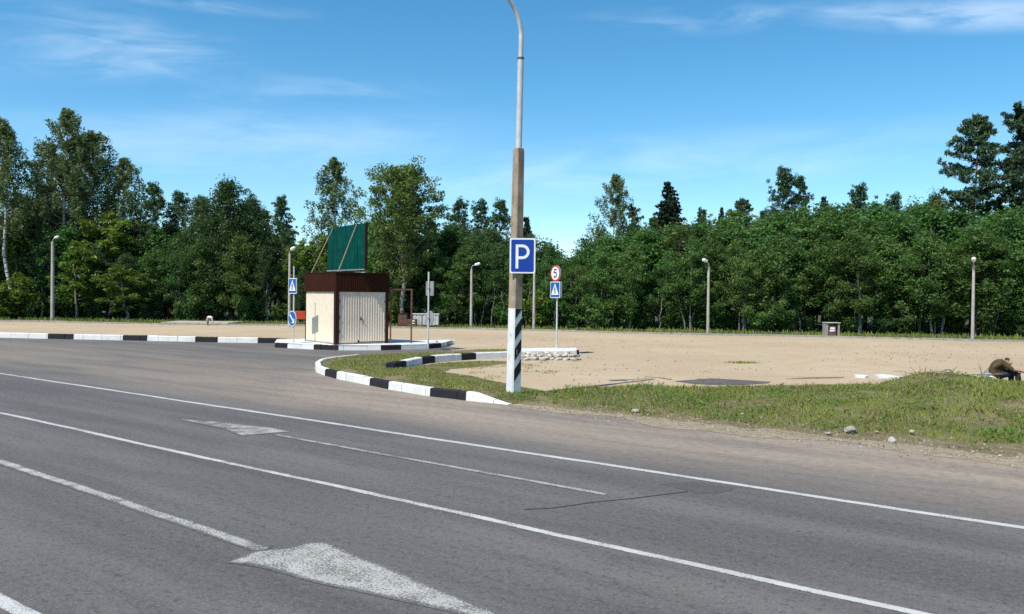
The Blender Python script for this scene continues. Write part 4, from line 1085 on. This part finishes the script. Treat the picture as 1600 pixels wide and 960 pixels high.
# rubbish bag and dry sticks on the bank by the man
g = P(1540, 590, 20.3); zb_ = float(bank_h(np.array([g.x]), np.array([20.3]))[0])
me = stone_mesh(77, M['bag'], 'bag'); bgo = link(bpy.data.objects.new('bag', me)); bgo.location = (g.x, 20.3, max(zb_, .25) + .10); bgo.scale = (.15, .13, .15); bgo.rotation_euler = (.2, .4, 1)
tag(bgo, 'crumpled grey plastic bag on the bank behind the seated person', 'bag')
for px, py, rr, ml in ((1549, 597, .035, 'white scrap of litter on the bank below the grey bag'),):
    g = P(px, py, 19.6); zb_ = float(bank_h(np.array([g.x]), np.array([19.6]))[0]); o = link(bpy.data.objects.new('litter_scrap', stone_mesh(91, M['sign_white'], 'litter_scrap'))); o.location = (g.x, 19.6, zb_ + .06); o.scale = (.05, .035, .025); tag(o, ml, 'litter')
for i in range(22):
    px = random.uniform(1425, 1545); y_ = random.uniform(19.5, 20.2); g = P(px, 585, y_); z_ = float(bank_h(np.array([g.x]), np.array([y_]))[0])
    L = random.uniform(.25, .6); a = random.uniform(0, 6.28); el = random.uniform(.05, .35) if i < 15 else random.uniform(.8, 1.3)
    if i >= 15: L *= .6
    p0 = V((0, 0, 0)); dv = V((math.cos(a) * math.cos(el), math.sin(a) * math.cos(el), math.sin(el)))
    b = MB(); b.tube([p0, dv * L * .5 + V((0, 0, .02)), dv * L], [.010, .008, .004], 5); 
    sd = dv.cross(V((0, 0, 1))).normalized(); b.tube([dv * L * .5 + V((0, 0, .02)), dv * L * .75 + sd * L * .2], [.006, .003], 5)
    o = b.build('stick', M['dry']); o.location = (g.x, y_, z_ + .05)
    tag(o, 'thin dry stick in the grass on top of the bank beside the seated person', 'stick', 'dry sticks on the bank')

# ------------------------------------------------------------------ trees
def leaves_at(cent, spread, per, size, rr, up=.35, elong=1.7, droop=0.0):
    """PER leaves round each centre: four-corner leaves turned every way"""
    n = len(cent) * per
    c = np.repeat(cent, per, 0); sp = np.repeat(np.asarray(spread), per, 0) if hasattr(spread, '__len__') else spread
    off = rr.normal(size=(n, 3)); off /= np.linalg.norm(off, axis=1)[:, None]; rad = rr.random(n) ** .45
    off = off * rad[:, None] * (sp[:, None] if hasattr(sp, '__len__') and np.ndim(sp) == 1 else sp)
    off[:, 2] *= .72
    p = c + off
    if droop: p[:, 2] -= droop * rr.random(n) ** 1.5
    nrm = off / (np.linalg.norm(off, axis=1)[:, None] + 1e-6) * .7 + rr.normal(size=(n, 3)) * .8; nrm[:, 2] += up
    nrm /= np.linalg.norm(nrm, axis=1)[:, None]
    a = np.cross(nrm, rr.normal(size=(n, 3))); a /= np.linalg.norm(a, axis=1)[:, None] + 1e-9
    bb = np.cross(nrm, a); s = size * (.55 + .9 * rr.random(n)); s = s[:, None]
    vs = np.stack([p - a * s * .5 * elong, p + bb * s * .36, p + a * s * .5 * elong, p - bb * s * .36], 1)
    return vs.reshape(-1, 3)
def crooked(p0, p1, n, amp, rr):
    out = [V(p0)]
    for i in range(1, n): 
        k = i / n; q = V(p0).lerp(V(p1), k); out.append(q + V((rr.normal(), rr.normal(), 0)) * amp)
    out.append(V(p1)); return out
def taper(n, r0, r1): return [r0 + (r1 - r0) * i / (n - 1) for i in range(n)]

def broad(seed, H=9.0, R0=2.2, z0=.16, leaf='leaf', bark='bark', nb=30, per=75, ls=.13, stems=1, shape=.75, up=.5, cl=.62):
    rr = np.random.default_rng(seed); t = MB(); cents = []
    for sidx in range(stems):
        bx = 0 if stems == 1 else .35 * math.cos(6.28 * sidx / stems + seed); by = 0 if stems == 1 else .35 * math.sin(6.28 * sidx / stems + seed)
        tx, ty = bx * 3 + rr.normal() * .25, by * 3 + rr.normal() * .25
        hh = H * (1 if sidx == 0 else rr.uniform(.75, .95))
        tr = crooked((bx, by, -.1), (tx, ty, hh * .92), 7, .08 * H / 9, rr); t.tube(tr, taper(8, .018 * H / math.sqrt(stems) * .9, .02), 8, caps=False)
        nbs = nb // stems
        for i in range(nbs):
            k = z0 + (1 - z0) * ((i + rr.random()) / nbs) ** .9; z = k * hh * .95
            tt = (k - z0) / (1 - z0); prof = (math.sin(math.pi * min(1, tt ** shape * .93 + .09)) ** .7) * R0 / (1 if stems == 1 else 1.25)
            j = min(6.999, k * .95 / .92 * 7); q0 = tr[int(j)].lerp(tr[int(j) + 1], j - int(j))
            az = i * 2.4 + rr.normal() * .5; L = prof * rr.uniform(.6, 1.12); rise = L * (up + rr.normal() * .2)
            e = q0 + V((math.cos(az) * L, math.sin(az) * L, rise)); e.z = min(e.z, hh * 1.0)
            mid = q0.lerp(e, .5) + V((0, 0, -.05 * L)); t.tube([q0, mid, e], [.006 * H * (1 - k * .6) * .6, .014, .006], 5, caps=False)
            for m in range(max(2, int(L / .42) + 1)):
                f = 1 - m * .27 * rr.uniform(.7, 1.2)
                if f < .2: break
                c = q0.lerp(e, f) + V((rr.normal(), rr.normal(), rr.normal() * .7)) * .22 * (1 + L * .25); cents.append((c.x, c.y, c.z))
        cents.append((tx, ty, hh * .97)); cents.append((tx + .1, ty, hh * .9))
    cents = np.array(cents); spread = cl * (.6 + .7 * rr.random(len(cents))) * R0 / 2.2
    return t, leaves_at(cents, spread, per, ls, rr), leaf, bark, H
def birch(seed, H=16.0, R0=2.1, bend=0.0, leaf='leaf_birch', z0=.26, nb=84, per=42, ls=.12, bark='birch'):
    rr = np.random.default_rng(seed); t = MB(); cents = []
    tr = crooked((0, 0, -.1), (rr.normal() * .35, rr.normal() * .35, H), 9, .14, rr)
    for i_, q_ in enumerate(tr): q_.x -= bend * math.sin(min(1, i_ / 5) * math.pi / 2)
    t.tube(tr, taper(10, .17, .015), 8, caps=False)
    for i in range(nb):
        k = z0 + (1 - z0) * (i + rr.random()) / nb; j = min(8.999, k * 9); q0 = tr[int(j)].lerp(tr[int(j) + 1], j - int(j))
        tt = (k - z0) / (1 - z0); L = R0 * min(1, tt * 3.5 + .35) * ((1 - tt) ** .62 + .03) * rr.uniform(.5, 1.15); az = i * 2.4 + rr.normal() * .5
        e = q0 + V((math.cos(az) * L, math.sin(az) * L, L * rr.uniform(.3, .75) * (1 - tt * .5)))
        t.tube([q0, q0.lerp(e, .5) + V((0, 0, .1 * L)), e], [.03 * (1.1 - k), .012, .005], 5, caps=False)
        for m in range(5):
            f = 1 - m * .15; c = q0.lerp(e, f); dr = rr.uniform(.3, 1.7) * (L / R0 + .25)
            for s in range(3): cents.append((c.x + rr.normal() * .12, c.y + rr.normal() * .12, c.z - dr * s / 3))
    cents = np.array(cents); sp = .23 * (.6 + .8 * rr.random(len(cents)))
    return t, leaves_at(cents, sp, max(8, per // 3), ls, rr, up=.1, droop=.45), leaf, bark, H
def aspen(seed, H=13.0, R0=3.1, leaf='leaf_dark', z0=.2, nb=90, per=36, ls=.115):
    rr = np.random.default_rng(seed); t = MB(); cents = []
    tr = crooked((0, 0, -.1), (rr.normal() * .3, rr.normal() * .3, H), 8, .1, rr); t.tube(tr, taper(9, .16, .012), 8, caps=False)
    for i in range(nb):
        k = z0 + (1 - z0) * (i + rr.random()) / nb; j = min(7.999, k * 8); q0 = tr[int(j)].lerp(tr[int(j) + 1], j - int(j))
        tt = (k - z0) / (1 - z0); L = R0 * min(1, tt * 3 + .4) * ((1 - tt) ** .6 + .04) * rr.uniform(.5, 1.15); az = i * 2.4 + rr.normal() * .5
        e = q0 + V((math.cos(az) * L * .85, math.sin(az) * L * .85, L * rr.uniform(.9, 1.8) * (1 - tt * .35)))
        t.tube([q0, q0.lerp(e, .5), e], [.035 * (1.1 - k), .014, .005], 5, caps=False)
        for m in range(4): c = q0.lerp(e, 1.02 - m * .17); cents.append((c.x + rr.normal() * .14, c.y + rr.normal() * .14, c.z + rr.normal() * .14))
    cents = np.array(cents); sp = .33 * (.45 + .9 * rr.random(len(cents)))
    return t, leaves_at(cents, sp, per, ls, rr, up=.3), leaf, 'bark_grey', H
def spruce(seed, H=14.0, R0=3.4, leaf='needle'):
    rr = np.random.default_rng(seed); t = MB(); t.tube([(0, 0, -.1), (0, 0, H * .5), (0, 0, H)], [.2, .11, .015], 8, caps=False); vs = []
    n = 38
    for i in range(n):
        k = .10 + .90 * i / n; z = k * H
        for m in range(9 if k < .85 else 6):
            az = m * 2 * math.pi / 9 + i * .7 + rr.normal() * .2; L = (R0 * (1 - k) ** .78 + .08) * rr.uniform(.6, 1.15)
            q0 = V((0, 0, z)); e = V((math.cos(az) * L, math.sin(az) * L, z - L * rr.uniform(.12, .38) + .12)); tipp = e + V((math.cos(az) * .1, math.sin(az) * .1, .08))
            t.tube([q0, e], [.014, .005], 4, caps=False)
            nl = max(2, int(L / .20)); c = np.array([tuple(q0.lerp(tipp, (j + .6) / nl)) for j in range(nl)])
            vs.append(leaves_at(c, .17 * (1.1 - .75 * k), 13, .20, rr, up=.0, elong=1.9, droop=.16))
    return t, np.concatenate(vs), leaf, 'bark', H
def pine(seed, H=18.0, R0=5.0, z0=.42, leaf='needle_pine'):
    rr = np.random.default_rng(seed); t = MB(); tr = crooked((0, 0, -.1), (rr.normal() * .4, rr.normal() * .3, H * .97), 7, .14, rr); t.tube(tr, taper(8, .24, .03), 8, caps=False); cents = []
    nb = 54
    for i in range(nb):
        k = z0 + (1 - z0) * (i + rr.random() * .8) / nb; j = min(6.999, k * 7); q0 = tr[int(j)].lerp(tr[int(j) + 1], j - int(j)); tt = (k - z0) / (1 - z0)
        L = R0 * (1.0 - .75 * tt ** 1.6) * rr.uniform(.4, 1.1) * (.75 + .25 * min(1, tt * 4)); az = i * 2.4 + rr.normal() * .6
        e = q0 + V((math.cos(az) * L, math.sin(az) * L, L * rr.uniform(.05, .45)))
        t.tube([q0, q0.lerp(e, .5) - V((0, 0, .06 * L)), e], [.055 * (1.15 - k), .025, .010], 5, caps=False)
        for m in range(9):
            f = 1.05 - m * .10; c = q0.lerp(e, f); side = V((-math.sin(az), math.cos(az), 0))
            c = c + side * rr.normal() * .24 * L * .6 + V((0, 0, .05 + rr.random() * .22)); cents.append((c.x, c.y, c.z))
    cents = np.array(cents); sp = .36 * (.45 + .9 * rr.random(len(cents)))
    vs = leaves_at(cents, sp, 38, .15, rr, up=.6, elong=2.6)
    return t, vs, leaf, 'pine_bark', H
def shrub(seed, H=2.4, R0=1.3, leaf='leaf', per=70, ls=.13):
    rr = np.random.default_rng(seed); t = MB(); cents = []
    for i in range(9):
        az = i * 2.4; L = R0 * rr.uniform(.3, .9); e = V((math.cos(az) * L, math.sin(az) * L, H * rr.uniform(.55, 1)))
        pts = crooked((rr.normal() * .08, rr.normal() * .08, -.05), e, 4, .07, rr); t.tube(pts, taper(5, .022, .006), 5, caps=False)
        for m in range(6): c = pts[-1].lerp(pts[0], m * .15); cents.append((c.x + rr.normal() * .2, c.y + rr.normal() * .2, max(.15, c.z + rr.normal() * .12)))
    cents = np.array(cents); return t, leaves_at(cents, .42 * (.6 + .7 * rr.random(len(cents))), per, ls, rr), leaf, 'bark', H

PROTO = {}
def proto(key, data):
    t, lv, leaf, bark, H = data
    tm = MB.build(t, 'trunk', M[bark]); me = tm.data; bpy.data.objects.remove(tm)
    PROTO[key] = (me, np_mesh('crown', lv, 4, M[leaf]), H)
for i in range(5): proto('b%d' % i, broad(100 + i, 9.0, 2.3, .10 + .05 * (i % 3), 'leaf', 'bark_grey' if i % 2 else 'bark', 42, 95, .128, shape=.62 + .1 * (i % 3)))
for i in range(3): proto('m%d' % i, broad(130 + i, 9.0, 2.5, .22, 'leaf', 'bark_grey', 44, 88, .128, stems=3, shape=.6))
for i in range(2): proto('d%d' % i, broad(140 + i, 13.0, 3.0, .12, 'leaf_dark', 'bark', 80, 84, .13, shape=.7))
proto('lime', broad(150, 13.0, 3.4, .24, 'leaf_lime', 'bark_grey', 130, 62, .14, shape=.78, up=1.05, cl=.36))
for i in range(4): proto('birch%d' % i, birch(160 + i, 16.0, 4.3 if i < 3 else 3.6))
proto('birchL', birch(166, 16.0, 3.6, 1.0, z0=.42))
for i in range(2): proto('aspen%d' % i, aspen(170 + i))
proto('spruce0', spruce(180)); proto('spruce1', spruce(181, 13, 2.9))
proto('pine0', pine(190)); proto('pine1', pine(191, 18, 5.2, .46))
for i in range(3): proto('y%d' % i, broad(200 + i, 6.0, 1.5, .2, 'leaf_light', 'bark_grey', 26, 60, .14, shape=.8, up=.25, cl=.5))
for i in range(3): proto('s%d' % i, shrub(210 + i, leaf='leaf' if i else 'leaf_light'))
proto('sd', shrub(220, leaf='leaf_dark'))

def put(key, px, top, Y, label, name='tree', cat='tree', group=None, wide=1.0, rz=None, dz=0.0):
    tm, cm, H = PROTO[key]
    p = P(px, top, Y); h = p.z + .02; s = h / H
    t = thing(name, label, cat, (p.x, Y, -.03 + dz), random.uniform(0, 6.28) if rz is None else rz, group)
    t.scale = (s * wide, s * wide, s)
    link(bpy.data.objects.new('trunk', tm), t); link(bpy.data.objects.new('crown', cm), t)
    return t
# trees one can tell apart
put('birch0', 97, 168, 74, 'tallest birch with hanging twigs, topping the group at the far left', 'birch_tree', 'birch', wide=.95)
put('birch1', 58, 222, 76, 'birch left of the tallest birch, with a lower rounded top', 'birch_tree', 'birch', wide=1.15)
put('birch2', 148, 205, 76, 'broad birch close on the right of the tallest birch', 'birch_tree', 'birch', wide=1.15)
put('birch1', 188, 248, 77, 'right outermost birch of the far left group, sloping down to the dark trees', 'birch_tree', 'birch', wide=1.1)
put('birchL', 24, 185, 70.2, 'birch cut by the left photo edge, with a bent white trunk', 'birch_tree', 'birch', wide=1.0, rz=0.0)
put('birch2', 122, 212, 79, 'birch in the second row between the two highest birches', 'birch_tree', 'birch', wide=1.1)
put('birch3', 525, 246, 76, 'lone slender birch rising above the green billboard', 'birch_tree', 'birch', wide=1.15)
put('birch0', 957, 272, 74, 'greyish birch with hanging twigs above the wood right of the striped post', 'birch_tree', 'birch', wide=.95)
put('d0', 365, 276, 72, 'big dark round-headed tree left of the shed', 'broadleaf_tree', 'tree', wide=1.05)
put('d1', 318, 304, 74, 'dark tree leaning on the left of the big dark round-headed tree', 'broadleaf_tree', 'tree', wide=1.0)
put('d1', 398, 300, 75, 'dark tree close on the right of the big dark round-headed tree', 'broadleaf_tree', 'tree', wide=.8)
put('aspen0', 440, 312, 74, 'narrow dark tree with a spiky top left of the pale gap of sky', 'aspen_tree', 'tree', wide=.85)
put('aspen1', 245, 293, 75, 'dark pointed tree right of the far left birches', 'aspen_tree', 'tree', wide=1.1)
put('aspen0', 285, 306, 77, 'small dark pointed top between the birches and the big dark tree', 'aspen_tree', 'tree', wide=.9)
put('lime', 632, 257, 65, 'big bright green spreading tree directly behind the shed', 'broadleaf_tree', 'tree', wide=1.0, rz=1.0)
put('aspen1', 716, 316, 76, 'tree with a spiky top right of the big bright green tree', 'aspen_tree', 'tree', wide=.9)
put('aspen0', 746, 318, 78, 'second spiky tree right of the big bright green tree', 'aspen_tree', 'tree', wide=.9)
put('aspen1', 780, 318, 77, 'spiky tree just left of the concrete lamp post', 'aspen_tree', 'tree', wide=.95)
put('spruce1', 822, 338, 80, 'dark spruce tip just right of the concrete lamp post', 'spruce_tree', 'spruce')
put('spruce0', 1045, 283, 76, 'dark lone spruce with a pointed top above the wood', 'spruce_tree', 'spruce', wide=1.2)
put('pine1', 990, 320, 78, 'small dark pine top right of the greyish birch', 'pine_tree', 'pine', wide=.5)
put('aspen0', 1228, 270, 77, 'tall twin-topped aspen above the wood behind the middle lamp post', 'aspen_tree', 'tree', wide=.8)
put('aspen1', 1248, 282, 78, 'right neighbour of the tall twin-topped aspen, slightly lower', 'aspen_tree', 'tree', wide=.7)
put('pine0', 1165, 309, 80, 'flat-topped pine above the wood left of the tall aspen', 'pine_tree', 'pine', wide=.8)
put('spruce1', 1127, 323, 82, 'thin spruce tip above the wood left of the flat-topped pine', 'spruce_tree', 'spruce', wide=.6)
put('spruce0', 1288, 306, 80, 'small spruce top above the wood right of the tall aspen', 'spruce_tree', 'spruce', wide=.8)
put('aspen0', 1340, 294, 79, 'feathery pale top rising above the wood over the litter bin', 'aspen_tree', 'tree', wide=.85)
put('spruce1', 1392, 316, 80, 'low pointed spruce top right of the feathery pale top', 'spruce_tree', 'spruce', wide=.9)
put('b1', 1425, 313, 74, 'rounded leafy top between the low spruce and the dark tree below the pines', 'broadleaf_tree', 'tree')
put('d0', 1468, 296, 76, 'dark broad tree left of the two tall pines', 'broadleaf_tree', 'tree', wide=.75)
put('pine0', 1534, 176, 70, 'tall pine with tiered branches at the right, its trunk showing', 'pine_tree', 'pine', wide=.80, rz=.4)
put('pine1', 1602, 165, 72, 'taller pine cut by the right photo edge', 'pine_tree', 'pine', wide=.85, rz=2.2)
put('pine0', 1672, 180, 75, 'pine just beyond the right photo edge', 'pine_tree', 'pine', rz=3.9)
put('y0', 120, 376, 70, 'slim light green young tree right of the tallest small lamp post', 'young_tree', 'tree', wide=1.0)
put('y1', 200, 415, 69.5, 'bushy light green young tree before the dark trees on the left', 'young_tree', 'tree', wide=1.75)
put('y2', 185, 330, 73, 'thin-stemmed tree behind the bushy light green young tree', 'young_tree', 'tree', wide=1.25)
put('y2', 478, 375, 72, 'light green young tree in the gap left of the billboard', 'young_tree', 'tree', wide=1.0)
put('y0', 522, 352, 73, 'light green tree half hidden behind the billboard', 'young_tree', 'tree', wide=1.0)
put('s0', 20, 432, 69, 'light green bush at the foot of the white-trunked birch', 'shrub', 'shrub', wide=1.1)
put('s0', 850, 450, 62.5, 'light green bush behind the limit sign', 'shrub', 'shrub', wide=.9)
put('s0', 612, 455, 66, 'light green bush seen through the brown steel frame', 'shrub', 'shrub', wide=.9)

# the closed wood: rows of trees nobody could tell apart
TX = [-260, 0, 100, 200, 300, 400, 450, 480, 540, 600, 700, 800, 890, 930, 1000, 1100, 1200, 1300, 1400, 1500, 1600, 1860]
TY = [320, 330, 332, 355, 350, 345, 372, 402, 392, 345, 352, 362, 393, 370, 362, 346, 337, 328, 332, 330, 318, 310]
EX = [-300, 0, 250, 450, 650, 800, 900, 1105, 1300, 1520, 1900]         # first row stands at this distance
EY = [74, 73, 72, 69, 66, 64, 62, 60.5, 58.5, 56.5, 52]
GL = 'leafy tree of middle height in the closed dark green wood left of the striped post'
GR = 'leafy tree of middle height in the closed green wood right of the striped post'
for row, (dy, step, lift) in enumerate(((0, 44, 26), (3.2, 50, 4), (6.8, 56, -6), (11.5, 62, -2), (17, 80, 10))):
    px = -110 + row * 17
    while px < 1720:
        x = px + random.uniform(-10, 10); Y = float(np.interp(x, EX, EY)) + dy + random.uniform(-.9, .9)
        top = float(np.interp(x, TX, TY)) + lift + random.uniform(-9, 16)
        left = x < 800
        key = random.choice(['b0', 'b1', 'b2', 'b3', 'b4', 'm0', 'm1', 'm2']) if (not left or random.random() < .45) else random.choice(['d0', 'd1', 'aspen0', 'm1'])
        h_ = P(x, top, Y).z
        put(key, x, top, Y, GL if left else GR, 'broadleaf_tree', 'tree', 'trees of the closed wood', wide=random.uniform(.95, 1.3) * (1.0 if key[0] in 'bm' else 1.05) * (1.15 if row else 1.0))
        px += step
GB = 'pointed treetop standing up behind the closed wood'
px = -60
while px < 1680:
    if not 850 < px < 925:
        Y = float(np.interp(px, EX, EY)) + random.uniform(12, 18); top = float(np.interp(px, TX, TY)) - random.uniform(-4, 24)
        put(random.choice(['aspen0', 'aspen1', 'spruce1', 'birch1', 'pine1', 'aspen0', 'd1']), px, top, Y, GB, 'tree', 'tree', 'treetops behind the closed wood', wide=random.uniform(.75, 1.05))
    px += random.uniform(22, 58)
# undergrowth along the edge of the wood
px = -60
while px < 1680:
    x = px + random.uniform(-8, 8); Y = float(np.interp(x, EX, EY)) - .6 + random.uniform(-.5, 1.6)
    key = random.choice(['s1', 's2', 'sd', 'sd'] if x < 700 else ['s1', 's2', 's1', 'sd'])
    base_y = 463 + (x - 800) * .01 + F * HCAM / Y
    put(key, x, base_y - random.uniform(22, 46), Y, 'low leafy bush at the foot of the wood beyond the sand', 'shrub', 'shrub', 'bushes along the edge of the wood', wide=random.uniform(.9, 1.5))
    px += random.uniform(26, 46)
# pale thin bare trunks in the shade
for i, (px, lean_, ty) in enumerate(((744, -.3, 452), (752, .5, 462), (768, .2, 440), (788, -.2, 455), (822, .3, 446), (700, .1, 450), (898, .1, 455), (932, -.4, 450), (957, .1, 440), (1030, .2, 462), (1165, .0, 470), (1250, -.1, 476), (1335, .1, 470), (1410, .0, 468), (1541, -.7, 455), (1552, .5, 470))):
    Y = float(np.interp(px, EX, EY)) - .4; g = P(px, 500, Y); h = P(px, ty, Y).z
    rr = np.random.default_rng(300 + i); b = MB()
    pts = crooked((0, 0, -.1), (lean_, rr.normal() * .2, h), 5, .06, rr); b.tube(pts, taper(6, .055, .022), 6)
    for j in (2, 3, 4):
        q = pts[j]; b.tube([q, q + V((rr.normal() * .35, rr.normal() * .3, .45))], [.016, .006], 5)
    o = b.build('bare_tree', M['bark_grey']); o.location = (g.x, Y, 0)
    tag(o, 'thin pale bare tree standing in the shade at the edge of the wood', 'bare tree', 'bare trees at the edge of the wood')
bpy.context.view_layer.update()
